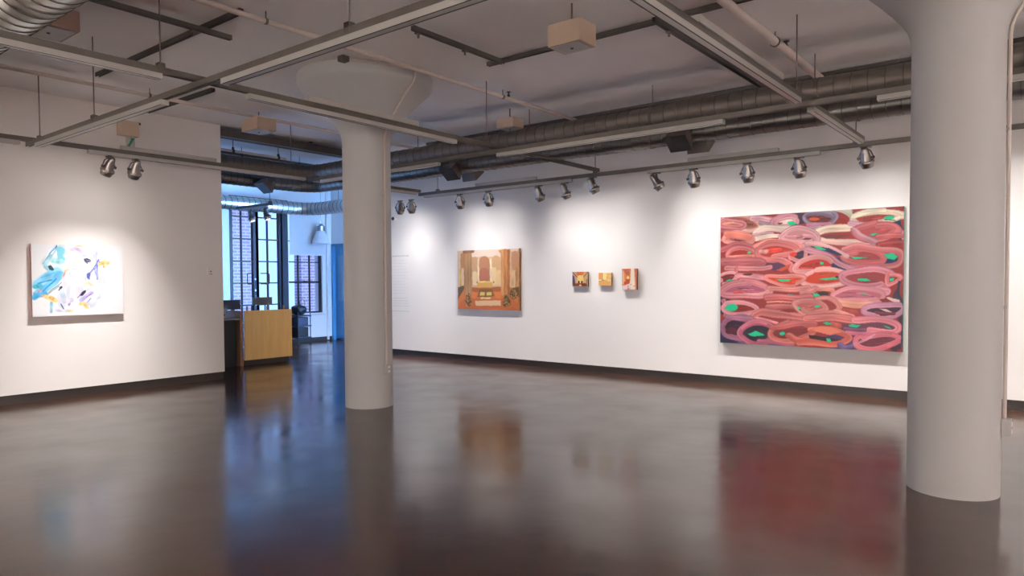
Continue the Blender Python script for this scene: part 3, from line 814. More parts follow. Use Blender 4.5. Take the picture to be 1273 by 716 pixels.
# ------------------------------------------------------------------ paintings
class Canvas:
    """colour field evaluated on a grid; coordinates are u right 0..1, v down 0..1"""
    def __init__(s, w, h, nu, nv, base):
        s.w, s.h, s.nu, s.nv = w, h, nu, nv
        u, v = np.meshgrid(np.linspace(0, 1, nu), np.linspace(0, 1, nv))
        s.X = u * w; s.Y = v * h; s.u = u; s.v = v
        s.a = np.zeros((nv, nu, 3)); s.a[:] = base
        s.rng = np.random.default_rng(5); s.warp = None; s.deep = None; s.wamp = 0; s.wk = 6; s.blur = 1

    def poly(s, pts, col, soft=.0):
        P_ = [(p[0] * s.w, p[1] * s.h) for p in pts]
        ins = np.zeros(s.X.shape, bool); n = len(P_)
        for i in range(n):
            x0, y0 = P_[i]; x1, y1 = P_[(i + 1) % n]
            if y0 == y1: continue
            c = ((s.Y >= min(y0, y1)) & (s.Y < max(y0, y1)))
            xi = x0 + (s.Y - y0) * (x1 - x0) / (y1 - y0)
            ins ^= c & (s.X < xi)
        s.a[ins] = col

    def ell(s, cu, cv, ru, rv, col, soft=.25, alpha=1.0, rot=0.0):
        dx = (s.X - cu * s.w); dy = (s.Y - cv * s.h); c, q = math.cos(rot), math.sin(rot)
        d = np.sqrt(((dx * c + dy * q) / (ru * s.w)) ** 2 + ((-dx * q + dy * c) / (rv * s.h)) ** 2)
        al = np.clip((1 - d) / max(soft, 1e-3), 0, 1) * alpha
        s.a = s.a * (1 - al[..., None]) + np.array(col, float) * al[..., None]

    def stroke(s, pts, wid, col, streak=.17, edge=.36, alpha=1.0, col2=None, hard=.2):
        P_ = np.array([(p[0] * s.w, p[1] * s.h) for p in pts]); hw = wid / 2
        if s.warp is not None: pts = pts
        x0, y0 = P_.min(0) - hw; x1, y1 = P_.max(0) + hw
        m = (s.X >= x0) & (s.X <= x1) & (s.Y >= y0) & (s.Y <= y1)
        if not m.any(): return
        X = s.X[m]; Y = s.Y[m]; best = np.full(X.shape, 1e9); sd = np.zeros(X.shape); al_ = np.zeros(X.shape)
        tot = 0; seglen = [np.hypot(*(P_[i + 1] - P_[i])) for i in range(len(P_) - 1)]; Ltot = sum(seglen) + 1e-9
        for i in range(len(P_) - 1):
            d = P_[i + 1] - P_[i]; L2 = d @ d
            if L2 < 1e-12: continue
            t = np.clip(((X - P_[i][0]) * d[0] + (Y - P_[i][1]) * d[1]) / L2, 0, 1)
            ex = X - P_[i][0] - t * d[0]; ey = Y - P_[i][1] - t * d[1]
            dd = np.hypot(ex, ey); k = dd < best
            best[k] = dd[k]; sd[k] = (np.sign(d[0] * ey - d[1] * ex) * dd)[k]; al_[k] = (tot + t * seglen[i])[k]
            tot += seglen[i]
        x = sd / hw
        ph = s.rng.uniform(0, 6.28, 4); fr = s.rng.uniform(3, 14, 4)
        st = sum(np.sin(x * fr[j] + ph[j] + .6 * np.sin(al_ / Ltot * 9 + ph[j])) for j in range(4)) / 4
        base = np.array(col, float)[None, :] * np.ones((X.size, 1))
        if col2 is not None:
            w_ = (np.clip(.5 + .5 * x + .3 * st, 0, 1))[:, None]; base = base * (1 - w_) + np.array(col2, float) * w_
        c = base * (1 + streak * st + .07 * np.sin(al_ / Ltot * 7 + ph[0] * 2))[:, None]
        ed = np.clip((np.abs(x) - .62) / .38, 0, 1)
        c = c * (1 - edge * ed ** 2)[:, None]
        hi = np.exp(-((x + .45) / .25) ** 2) * .16  # lit ridge of thick paint, put into the stroke colour as a highlight
        c = c + (255 - c) * hi[:, None]
        aa = np.clip((1 - np.abs(best / hw)) / hard, 0, 1) * alpha
        s.a[m] = s.a[m] * (1 - aa[:, None]) + c * aa[:, None]

    def build(s, name, origin, du, dv, nrm, depth, side_col, parent, gain=1.0):
        d_ = Vector(nrm) * (depth - .0045); c_ = Vector(origin) + Vector(du) * .5 + Vector(dv) * .2 - Vector(nrm) * (depth - .0035)
        bb_ = bmesh.new(); e_ = [abs(v) * .25 for v in du]; k_ = [max(.004 if abs(Vector(nrm)[i]) > .5 else .03, e_[i]) for i in range(3)]
        cbox(bb_, c_ + Vector(nrm) * .0, k_); obj('mounting_cleat', bb_, 'alu', parent)
        depth = depth - .006
        """origin: top-left world corner on the front face; du,dv world vectors; nrm: outward normal"""
        nu, nv = s.nu, s.nv
        if s.wamp:
            X, Y = s.X, s.Y; a1, k1 = s.wamp, s.wk
            dx = a1 * (np.sin(Y * k1 * 1.3 + 1.1 + 1.5 * np.sin(X * k1 * .5)) + .5 * np.sin(X * k1 * 1.9 + Y * k1 * 2.7))
            dy = a1 * .55 * (np.sin(X * k1 + .4 + 1.3 * np.sin(Y * k1 * .8)) + .5 * np.sin(X * k1 * 2.3 - Y * k1 * 1.7 + 2))
            ix = np.clip(np.rint((X + dx) / s.w * (nu - 1)).astype(int), 0, nu - 1); iy = np.clip(np.rint((Y + dy) / s.h * (nv - 1)).astype(int), 0, nv - 1)
            s.a = s.a[iy, ix]
        for _ in range(s.blur):
            p_ = np.pad(s.a, ((1, 1), (1, 1), (0, 0)), 'edge')
            s.a = (p_[1:-1, 1:-1] * 2 + p_[:-2, 1:-1] + p_[2:, 1:-1] + p_[1:-1, :-2] + p_[1:-1, 2:]) / 6
        a = np.clip(s.a if s.deep is None else 244 - (244 - s.a) * s.deep, 0, 255) / 255
        l = np.where(a > .04045, ((a + .055) / 1.055) ** 2.4, a / 12.92) * gain
        O = np.array(origin); du = np.array(du); dv = np.array(dv)
        co = O + s.u[..., None] * du + s.v[..., None] * dv
        co = co.reshape(-1, 3); n0 = len(co)
        idx = np.arange(nu * nv).reshape(nv, nu)
        f = np.stack([idx[:-1, :-1], idx[1:, :-1], idx[1:, 1:], idx[:-1, 1:]], -1).reshape(-1, 4)
        back = np.array([O, O + du, O + du + dv, O + dv]) - np.array(nrm) * depth
        frontc = np.array([O, O + du, O + du + dv, O + dv])
        ex = np.concatenate([frontc, back]); co = np.concatenate([co, ex])
        sf = [[n0 + i, n0 + (i + 1) % 4, n0 + 4 + (i + 1) % 4, n0 + 4 + i] for i in range(4)] + [[n0 + 4, n0 + 5, n0 + 6, n0 + 7]]
        f = np.concatenate([f, np.array(sf)])
        me = bpy.data.meshes.new(name)
        me.vertices.add(len(co)); me.vertices.foreach_set('co', co.astype(np.float32).ravel())
        me.loops.add(f.size); me.loops.foreach_set('vertex_index', f.astype(np.int32).ravel())
        me.polygons.add(len(f)); me.polygons.foreach_set('loop_start', np.arange(0, f.size, 4, dtype=np.int32))
        try: me.polygons.foreach_set('loop_total', np.full(len(f), 4, dtype=np.int32))
        except Exception: pass
        me.update(calc_edges=True)
        ca = me.color_attributes.new('Col', 'FLOAT_COLOR', 'POINT')
        cc = np.ones((len(co), 4)); cc[:n0, :3] = l.reshape(-1, 3); cc[n0:, :3] = lin(side_col)
        ca.data.foreach_set('color', cc.astype(np.float32).ravel())
        me.validate(); me.update()
        return link(name, me, 'paint', parent)


def mapper(tl, tr, br, bl, zl, zr):
    """photo px -> u,v on a rectangle seen with vertical sides; zl, zr relative distances of its sides"""
    def f(x, y):
        s = (x - tl[0]) / (tr[0] - tl[0]); s = min(1, max(0, s))
        top = tl[1] + (tr[1] - tl[1]) * s; bot = bl[1] + (br[1] - bl[1]) * s
        return (s * zl / ((1 - s) * zr + s * zl), (y - top) / (bot - top))
    return f


def ringpts(cx, cy, rx, ry, f, a0=0, a1=360, rot=0.0, n=40):
    out = []
    for i in range(n + 1):
        a = math.radians(a0 + (a1 - a0) * i / n); x, y = rx * math.cos(a), ry * math.sin(a)
        c, q = math.cos(rot), math.sin(rot)
        out.append(f(cx + x * c - y * q, cy + x * q + y * c))
    return out


def smooth(pts, n=8):
    P_ = [np.array(p, float) for p in pts]; P_ = [2 * P_[0] - P_[1]] + P_ + [2 * P_[-1] - P_[-2]]
    out = []
    for i in range(1, len(P_) - 2):
        for k in range(n):
            t = k / n; a, b_, c, d = P_[i - 1:i + 3]
            out.append(tuple(.5 * ((2 * b_) + (-a + c) * t + (2 * a - 5 * b_ + 4 * c - d) * t * t + (-a + 3 * b_ - 3 * c + d) * t ** 3)))
    out.append(tuple(P_[-2])); return out


RR = random.Random(21)
# ---- large pink looping painting
PD = .045
tl = at(895.6, 269.2, 'y', YF - PD); br_ = at(1121.8, 437.6, 'y', YF - PD); tr_ = at(1124, 257.6, 'y', YF - PD); bl_ = at(895.5, 425.8, 'y', YF - PD)
gx0, gx1 = (tl.x + bl_.x) / 2, (tr_.x + br_.x) / 2; gz1, gz0 = (tl.z + tr_.z) / 2, (bl_.z + br_.z) / 2
GW, GH = gx1 - gx0, gz1 - gz0
f0 = mapper((895.6, 269.2), (1123, 257.6), (1122, 437.6), (895.5, 425.8), 1.147, 1.0)
C = Canvas(GW, GH, 520, 400, (150, 52, 52))
C.wamp, C.wk, C.blur = .028, 5.5, 1
pxm = GW / 227.0 / 7.16 * 1.15       # metres per crop unit
q4 = {'A': (890, 250), 'B': (1005, 250), 'C': (890, 340), 'D': (1005, 340)}


def F(k):
    ox, oy = q4[k]
    return lambda x, y: f0(ox + x / 7.16, oy + y / 7.16)


def RG(k, cx, cy, rx, ry, w, col, a0=0, a1=360, rot=0.0, col2=None, inner=None, **kw):
    f = F(k)
    if inner:
        C.poly(ringpts(cx, cy, rx, ry, f, rot=rot), inner)
        for _ in range(5):
            xo = RR.uniform(-.7, .3) * rx; yo = RR.uniform(-.5, .5) * ry; k_ = RR.uniform(.6, 1.35)
            C.stroke([f(cx + xo, cy + yo), f(cx + xo + rx * .5, cy + yo + RR.uniform(-5, 5))], 12 * pxm, tuple(min(255, v * k_) for v in inner), hard=.8, edge=0)
    rot += RR.uniform(-.05, .05)
    if a0 == 0 and a1 == 360:
        s0 = RR.uniform(0, 360); a0, a1 = s0, s0 + RR.uniform(345, 372)
    P_ = ringpts(cx, cy, rx, ry, f, a0, a1, rot); n_ = len(P_); ph = RR.uniform(0, 6)
    P_ = [(p[0] + .006 * math.sin(ph + i * .31), p[1] + .010 * math.sin(ph * 2 + i * .23)) for i, p in enumerate(P_)]
    C.stroke(P_, w * pxm, col, col2=col2, **kw)
    q_ = RR.randrange(0, n_ - 12)      # a paler drag of the brush along part of the loop
    C.stroke(P_[q_:q_ + 12], w * pxm * .45, tuple(min(255, v * 1.1 + 8) for v in col), alpha=.75, hard=.6, edge=0)


def ST(k, pts, w, col, **kw):
    f = F(k); C.stroke(smooth([f(*p) for p in pts]), w * pxm, col, **kw)


def PG(k, pts, col): f = F(k); C.poly([f(*p) for p in pts], col)
def EL(k, cx, cy, rx, ry, col, soft=.2):
    f = F(k); C.poly(ringpts(cx, cy, rx, ry, f), col)


GR = (30, 196, 140)
NV = (34, 44, 84)
# ground patches
EL('A', 700, 160, 200, 60, (60, 40, 60)); EL('B', 640, 330, 260, 130, (158, 50, 52)); EL('B', 820, 260, 60, 130, (28, 52, 84))
EL('B', 200, 560, 320, 60, NV); EL('C', 120, 560, 190, 130, (44, 34, 72)); EL('D', 790, 620, 90, 80, (60, 30, 48)); EL('D', 400, 600, 260, 90, (78, 54, 96))
EL('D', 820, 300, 50, 160, (70, 40, 60)); EL('C', 60, 250, 60, 120, (70, 40, 60)); EL('B', 600, 540, 200, 60, (32, 54, 92))
EL('A', 740, 480, 90, 60, (58, 36, 66)); EL('A', 560, 560, 120, 40, (88, 52, 84)); EL('D', 520, 480, 260, 50, (96, 50, 78))
# top band
ST('A', [(30, 215), (120, 185), (240, 230), (60, 260)], 60, (176, 78, 84))
RG('A', 220, 190, 165, 58, 46, (220, 172, 156), col2=(196, 122, 116), inner=(150, 80, 70))
RG('A', 165, 205, 92, 36, 50, (184, 96, 102), col2=(206, 130, 128))
PG('A', [(75, 212), (170, 182), (180, 192), (110, 214)], (236, 170, 130))
PG('A', [(270, 190), (335, 196), (330, 210), (280, 208)], (96, 62, 42))
ST('A', [(320, 150), (420, 145), (520, 150)], 54, (206, 150, 158)); ST('A', [(400, 190), (520, 195)], 40, (150, 118, 124))
RG('B', 300, 130, 120, 45, 55, (200, 190, 170), 150, 380)
PG('B', [(200, 210), (250, 155), (330, 155), (390, 190), (330, 225)], (146, 42, 30)); PG('B', [(380, 90), (470, 85), (430, 130)], (120, 40, 38))
RG('B', 120, 165, 125, 48, 46, (140, 124, 144), col2=(104, 88, 112), inner=(96, 40, 38)); EL('B', 80, 165, 45, 14, (214, 92, 48))
RG('A', 615, 185, 115, 52, 56, (184, 112, 126), col2=(206, 150, 152), inner=(230, 190, 180)); EL('A', 565, 186, 22, 9, (110, 50, 50))
PG('A', [(636, 180), (700, 183), (742, 214), (660, 222)], GR); PG('A', [(664, 222), (742, 214), (770, 238), (680, 244)], (26, 26, 34))
ST('B', [(30, 225), (120, 215), (200, 215)], 50, (186, 112, 130)); ST('B', [(10, 262), (120, 240)], 46, (176, 142, 156))
RG('B', 625, 150, 215, 60, 54, (236, 218, 190), 150, 480, col2=(222, 190, 170), inner=(160, 62, 58)); EL('B', 732, 158, 52, 19, GR); PG('B', [(680, 172), (790, 180), (800, 190), (700, 182)], (40, 30, 34))
ST('B', [(410, 125), (520, 95), (680, 85)], 46, (238, 224, 196), hard=.3)
# cream zone
ST('A', [(350, 275), (440, 232), (600, 245), (760, 262)], 66, (236, 218, 198), col2=(214, 176, 166)); ST('A', [(320, 290), (480, 285)], 38, (196, 146, 150))
ST('A', [(330, 322), (430, 308), (545, 305)], 40, (236, 212, 192))
ST('B', [(60, 300), (180, 248), (420, 232)], 66, (238, 218, 190), col2=(226, 190, 168)); ST('B', [(60, 345), (220, 352), (420, 362), (580, 358)], 56, (236, 204, 184), col2=(224, 168, 160))
PG('B', [(110, 316), (220, 290), (395, 298), (300, 320), (180, 328)], (112, 56, 52))
RG('A', 740, 320, 172, 62, 56, (206, 136, 142), col2=(224, 168, 170), inner=(200, 130, 134)); EL('A', 800, 350, 45, 8, (96, 50, 52)); ST('B', [(-40, 320), (40, 330), (50, 380), (-60, 398)], 40, (210, 142, 146))
# salmon ellipse at left
RG('A', 180, 325, 130, 52, 34, (226, 142, 132), 0, 360, inner=(206, 120, 120)); ST('A', [(90, 300), (190, 296), (285, 298)], 62, (234, 130, 110), streak=.05, edge=.12); PG('A', [(110, 346), (190, 338), (260, 350), (170, 358)], (120, 44, 44))
# mid red rings
ST('B', [(400, 190), (560, 205), (740, 232), (815, 290), (830, 380)], 50, (190, 132, 150), col2=(206, 156, 166))
RG('B', 625, 275, 190, 66, 52, (188, 82, 86), col2=(206, 118, 118), inner=(172, 74, 78)); PG('B', [(555, 298), (600, 284), (640, 290), (600, 304)], GR)
ST('B', [(430, 250), (470, 300), (580, 350), (620, 385), (560, 408)], 50, (206, 156, 164), col2=(180, 110, 124)); ST('B', [(640, 320), (800, 330)], 46, (196, 96, 96)); ST('B', [(640, 400), (820, 405)], 70, (156, 50, 52))
ST('A', [(50, 430), (180, 388), (300, 395), (350, 440)], 58, (178, 88, 94)); RG('A', 235, 478, 150, 52, 42, (206, 112, 112), 150, 400, inner=(164, 48, 42)); EL('A', 290, 452, 20, 12, (90, 200, 120)); ST('A', [(110, 492), (250, 486), (390, 470)], 24, (230, 142, 128))
ST('A', [(330, 380), (430, 348), (600, 365), (730, 410)], 42, (230, 124, 112), col2=(236, 160, 148))
RG('A', 530, 432, 168, 62, 56, (198, 96, 96), col2=(214, 126, 120), inner=(176, 56, 52)); ST('A', [(470, 430), (560, 432)], 38, (240, 66, 52)); ST('A', [(400, 430), (460, 432)], 40, (212, 144, 136))
RG('A', 735, 480, 70, 42, 32, (218, 136, 134), inner=(50, 34, 58)); EL('A', 680, 475, 34, 22, (226, 66, 54))
ST('A', [(430, 500), (560, 510), (680, 560), (700, 610)], 44, (216, 120, 118)); ST('A', [(60, 545), (240, 540), (420, 530)], 88, (182, 86, 92), col2=(196, 106, 110)); ST('A', [(90, 598), (380, 600), (500, 572)], 50, (212, 128, 130))
PG('A', [(560, 596), (690, 555), (680, 590), (620, 606)], (206, 84, 60))
RG('B', 480, 492, 172, 62, 60, (182, 78, 82), col2=(202, 108, 106), inner=(150, 56, 62)); PG('B', [(375, 480), (440, 490), (520, 500), (400, 506)], GR)
ST('B', [(310, 420), (440, 395), (620, 430), (780, 465), (820, 520), (740, 572), (330, 582)], 48, (216, 132, 128), col2=(190, 96, 104)); PG('B', [(640, 470), (720, 468), (786, 500), (760, 524), (680, 510)], GR)
ST('B', [(-30, 390), (150, 398), (310, 470), (340, 480)], 50, (236, 182, 178), col2=(220, 150, 152)); PG('B', [(10, 412), (180, 418), (305, 472), (240, 480), (120, 446)], NV); PG('B', [(48, 416), (110, 412), (160, 440), (90, 444)], GR)
ST('B', [(-20, 440), (150, 490), (270, 560), (420, 612)], 58, (184, 118, 136), col2=(206, 140, 150)); RG('A', 870, 578, 155, 60, 46, (218, 142, 140), 60, 330, inner=(190, 50, 44))
PG('B', [(80, 548), (120, 560), (110, 578), (84, 572)], GR)
RG('B', 185, 690, 225, 78, 46, (240, 178, 168), col2=(224, 146, 142), inner=(206, 68, 44)); PG('B', [(110, 692), (220, 688), (290, 706), (180, 708)], GR); EL('B', 270, 690, 36, 12, (40, 30, 40))
RG('B', 530, 684, 240, 76, 56, (196, 112, 128), col2=(212, 138, 148), inner=(150, 56, 60)); PG('B', [(440, 682), (530, 680), (575, 702), (450, 706)], GR)
RG('B', 756, 686, 62, 46, 34, (226, 126, 128), inner=(150, 52, 56)); PG('B', [(730, 684), (768, 680), (764, 706), (728, 708)], GR)
# row 4
ST('A', [(200, 600), (230, 680), (400, 690)], 40, (206, 112, 118)); RG('C', 128, 32, 88, 46, 34, (232, 150, 152), 0, 360, inner=(110, 36, 38)); PG('C', [(112, 62), (150, 52), (198, 68), (160, 82)], GR)
ST('C', [(220, 20), (330, 30), (470, 40)], 60, (214, 126, 132), col2=(230, 156, 156)); EL('C', 300, 10, 40, 9, (70, 50, 54))
RG('C', 645, 45, 175, 48, 40, (228, 132, 124), inner=(212, 64, 36)); PG('C', [(556, 36), (640, 32), (696, 44), (600, 58)], GR)
RG('C', 262, 142, 212, 72, 60, (206, 110, 118), col2=(222, 144, 148), inner=(176, 92, 116)); ST('C', [(160, 170), (240, 172)], 26, (206, 84, 76)); ST('C', [(250, 190), (400, 180), (470, 150)], 20, (236, 164, 160))
ST('C', [(480, 134), (660, 125), (860, 128)], 50, (216, 122, 118), col2=(226, 146, 136)); PG('C', [(500, 160), (700, 158), (720, 184), (560, 190)], (134, 44, 44)); PG('C', [(645, 168), (700, 166), (722, 182), (670, 188)], GR)
ST('D', [(-30, 160), (60, 150), (90, 130)], 50, (212, 126, 126)); EL('D', 150, 186, 56, 24, (44, 28, 34)); PG('D', [(60, 176), (96, 178), (130, 206), (64, 212)], GR); ST('D', [(110, 140), (230, 150), (240, 200)], 34, (232, 142, 122))
ST('C', [(430, 212), (650, 200), (860, 205)], 56, (208, 106, 106)); ST('C', [(440, 250), (700, 242)], 16, (242, 142, 126)); ST('C', [(450, 288), (700, 282)], 44, (202, 116, 112), col2=(182, 86, 84))
ST('D', [(260, 190), (430, 150), (580, 140), (730, 155)], 60, (230, 138, 148), col2=(238, 168, 172)); RG('D', 480, 195, 225, 52, 40, (222, 130, 142), col2=(236, 160, 166), inner=(196, 104, 120)); EL('D', 515, 182, 34, 9, (130, 176, 150))
ST('C', [(60, 230), (90, 320), (80, 380)], 50, (196, 112, 122)); RG('C', 200, 312, 155, 62, 46, (212, 130, 138), col2=(226, 158, 160), rot=.14, inner=(140, 40, 36)); EL('C', 132, 300, 54, 34, GR)
ST('D', [(300, 262), (440, 284), (590, 272)], 60, (240, 162, 138), streak=.06, edge=.15); PG('D', [(720, 200), (750, 200), (835, 235), (800, 262)], (240, 206, 194)); PG('D', [(660, 215), (720, 208), (775, 245), (700, 244)], (120, 36, 40))
ST('C', [(345, 375), (420, 338), (560, 348), (720, 380), (860, 392)], 74, (192, 96, 94), col2=(210, 122, 116)); PG('C', [(560, 322), (650, 310), (700, 330), (640, 342)], (128, 40, 38)); PG('C', [(680, 432), (790, 424), (860, 436), (740, 446)], (126, 34, 36))
RG('C', 850, 300, 158, 62, 48, (204, 122, 118), rot=.1, inner=(184, 96, 92)); PG('C', [(695, 290), (725, 284), (745, 304), (712, 312)], GR); ST('C', [(730, 310), (790, 340)], 10, (90, 40, 40))
RG('D', 110, 292, 190, 70, 46, (206, 124, 116), -100, 160, inner=None); EL('D', 96, 298, 32, 11, GR); ST('D', [(330, 330), (440, 345)], 44, (176, 60, 52)); ST('D', [(260, 345), (340, 360), (415, 378)], 38, (238, 156, 142))
RG('D', 665, 322, 160, 58, 46, (192, 124, 150), col2=(214, 150, 168), inner=(58, 30, 48)); PG('D', [(650, 300), (700, 300), (730, 330), (690, 326)], (226, 196, 188)); ST('D', [(620, 340), (740, 345)], 26, (120, 40, 56))
ST('D', [(-20, 400), (200, 402), (390, 402)], 70, (206, 102, 102), col2=(216, 126, 118)); ST('C', [(380, 400), (470, 405), (550, 425)], 26, (236, 142, 148))
# bottom
ST('C', [(230, 605), (450, 612), (640, 628)], 48, (112, 82, 124)); RG('C', 200, 492, 145, 92, 54, (142, 88, 120), col2=(176, 108, 128), inner=(50, 24, 48)); EL('C', 150, 520, 60, 30, (86, 26, 40))
ST('C', [(90, 395), (200, 400), (330, 412)], 54, (172, 108, 134)); RG('C', 385, 522, 152, 86, 58, (192, 98, 108), col2=(166, 84, 110), inner=(38, 24, 42))
PG('C', [(305, 528), (375, 500), (465, 545), (330, 545)], GR); ST('C', [(400, 590), (560, 610), (700, 640)], 44, (178, 92, 116))
RG('C', 690, 522, 175, 92, 58, (192, 96, 90), col2=(206, 116, 104), inner=(128, 44, 46)); EL('C', 626, 528, 24, 18, GR); ST('C', [(520, 470), (700, 455), (860, 450)], 56, (196, 96, 94))
ST('C', [(680, 550), (740, 600), (860, 620), (1000, 620)], 56, (206, 104, 88), col2=(190, 84, 76)); ST('D', [(200, 460), (280, 470)], 44, (196, 84, 72)); PG('D', [(105, 446), (150, 440), (205, 458), (150, 466)], GR)
ST('D', [(10, 512), (120, 498), (270, 520), (345, 565), (270, 612), (100, 628), (-60, 622)], 54, (224, 116, 96), col2=(206, 92, 78)); PG('D', [(0, 560), (160, 562), (290, 585), (180, 600), (20, 590)], (52, 24, 36)); PG('D', [(166, 570), (200, 572), (206, 600), (176, 602)], GR)
PG('D', [(20, 515), (80, 478), (190, 482), (300, 520), (200, 545)], (236, 132, 108))
PG('D', [(420, 440), (560, 448), (740, 496), (640, 516), (480, 470)], (104, 44, 60)); PG('D', [(650, 460), (720, 480), (735, 498), (680, 484)], GR)
ST('D', [(425, 405), (600, 402), (740, 432), (800, 480), (760, 528), (640, 520), (520, 492)], 56, (228, 118, 132), col2=(238, 150, 156)); PG('D', [(362, 452), (400, 438), (460, 444), (425, 466), (375, 466)], GR); ST('D', [(330, 490), (480, 486)], 36, (120, 64, 92))
RG('D', 600, 600, 205, 62, 50, (218, 98, 114), col2=(232, 132, 142), inner=(104, 38, 54)); ST('D', [(395, 628), (480, 590), (575, 540)], 26, (226, 146, 166)); ST('D', [(270, 622), (330, 650), (380, 640)], 40, (116, 92, 142)); ST('D', [(340, 520), (520, 520)], 34, (210, 110, 130))
PG('D', [(815, 60), (845, 60), (845, 690), (822, 690), (830, 400)], (34, 44, 66)); PG('C', [(0, 600), (220, 632), (0, 640)], (20, 60, 44))
t = thing('painting', 'large horizontal painting of looping pink and red brushstrokes with green flecks', 'painting', ((gx0 + gx1) / 2, YF, gz0))
C.build('canvas', (gx0, YF - PD, gz1), (GW, 0, 0), (0, 0, -GH), (0, -1, 0), PD, (20, 140, 128), t, .68)
done(t)

# ---- church interior
PD = .04
c4 = ((569, 311.7), (646.4, 308.8), (645.7, 385.8), (569, 384))
w = [at(x, y, 'y', YF - PD) for x, y in c4]
x0, x1, z1, z0 = (w[0].x + w[3].x) / 2, (w[1].x + w[2].x) / 2, (w[0].z + w[1].z) / 2, (w[2].z + w[3].z) / 2
f1 = mapper(*c4, 1.065, 1.0)
C = Canvas(x1 - x0, z1 - z0, 300, 280, (224, 186, 148))
g = lambda x, y: f1(565 + x / 8.42, 305 + y / 8.42)
um = (x1 - x0) / 77 / 8.42
C.blur = 4; C.wamp = .004; C.wk = 22


def P5(pts, col): C.poly([g(*p) for p in pts], col)
def S5(pts, w_, col, **kw): C.stroke([g(*p) for p in pts], w_ * um, col, **{'edge': .15, 'streak': .08, **kw})
def A5(x0_, x1_, ytop, ybot, col):
    r = (x1_ - x0_) / 2; cx = (x0_ + x1_) / 2
    P5([(x0_, ybot)] + [(cx - r * math.cos(math.radians(a)), ytop + r - r * math.sin(math.radians(a))) for a in range(0, 181, 12)] + [(x1_, ybot)], col)


P5([(36, 50), (700, 30), (700, 120), (36, 120)], (238, 214, 192))
A5(180, 245, 118, 430, (206, 158, 116)); A5(262, 372, 112, 400, (190, 132, 92)); A5(398, 482, 105, 400, (214, 168, 122))
A5(262, 372, 232, 400, (180, 112, 82)); A5(440, 490, 255, 410, (232, 196, 140)); P5([(395, 230), (440, 230), (440, 410), (395, 410)], (236, 204, 150)); A5(190, 240, 270, 420, (232, 204, 158))
for x in (252, 384): S5([(x, 150), (x, 400)], 20, (240, 218, 176))
for x0_, x1_ in ((36, 100), (580, 690)): P5([(x0_, 60), (x1_, 60), (x1_, 450), (x0_, 450)], (226, 190, 156))
A5(66, 105, 80, 240, (180, 130, 90)); A5(600, 672, 60, 260, (206, 150, 108)); S5([(66, 250), (66, 440)], 26, (206, 170, 96)); S5([(655, 240), (655, 450)], 30, (190, 132, 62)); S5([(610, 260), (612, 450)], 26, (222, 172, 120))
P5([(36, 440), (100, 420), (100, 600), (36, 620)], (104, 86, 54)); P5([(575, 450), (690, 430), (690, 600), (575, 610)], (96, 80, 40))
P5([(100, 450), (600, 440), (690, 560), (690, 690), (36, 690), (36, 570)], (206, 120, 64)); P5([(100, 560), (600, 555), (690, 620), (690, 690), (36, 690), (36, 620)], (196, 108, 58))
P5([(180, 440), (500, 432), (520, 480), (170, 490)], (176, 100, 52)); P5([(240, 382), (398, 378), (400, 440), (240, 445)], (216, 168, 84)); S5([(250, 382), (390, 380)], 12, (240, 212, 130))
P5([(262, 458), (395, 455), (420, 535), (240, 540)], (132, 92, 44)); P5([(270, 490), (318, 488), (318, 525), (266, 528)], (222, 196, 110)); P5([(338, 488), (388, 486), (392, 522), (340, 525)], (222, 196, 110))
P5([(215, 580), (485, 575), (490, 630), (225, 632)], (232, 192, 150)); P5([(270, 545), (385, 543), (380, 560), (280, 562)], (238, 214, 150)); P5([(190, 480), (240, 500), (215, 560), (180, 540)], (222, 126, 66)); P5([(420, 490), (500, 480), (480, 560), (430, 540)], (226, 128, 66))
for x, w_ in ((118, 40), (150, 36), (175, 22)): S5([(x, 62), (x, 500)], w_, (190 - x / 8, 126, 78), streak=.12, edge=.3)
S5([(100, 68), (200, 62)], 26, (150, 96, 62)); P5([(465, 50), (590, 42), (580, 80), (490, 90)], (206, 138, 88))
for x, w_, c in ((505, 34, (214, 150, 92)), (540, 44, (198, 128, 64)), (572, 26, (176, 104, 48))): S5([(x, 60), (x, 510)], w_, c, streak=.12, edge=.3)
rr = random.Random(3)
for cx, cy, sx, sy in ((145, 575, 42, 70), (548, 580, 48, 66), (620, 500, 46, 60)):
    for _ in range(150):
        a, q_ = rr.uniform(0, 6.28), rr.random() ** .6; y_ = cy + sy * q_ * math.sin(a); sc_ = .45 + .55 * (y_ - cy + sy) / (2 * sy); x_ = cx + sx * q_ * math.cos(a) * sc_
        C.ell(*g(x_, y_), .014, .014, rr.choice([(86, 76, 30), (120, 98, 48), (60, 52, 24), (150, 110, 60), (206, 150, 110)]), .6)
for x in (235, 412): C.ell(*g(x, 385), .01, .02, (120, 90, 60), .5)
S5([(36, 675), (690, 680)], 16, (190, 96, 46)); S5([(684, 40), (680, 690)], 14, (160, 104, 50))
C.a = C.a + np.random.default_rng(2).normal(0, 4, C.a.shape)
t = thing('painting', 'square painting of a golden arched church interior', 'painting', ((x0 + x1) / 2, YF, z0))
C.build('canvas', (x0, YF - PD, z1), (x1 - x0, 0, 0), (0, 0, z0 - z1), (0, -1, 0), PD, (150, 96, 60), t, .9)
done(t)

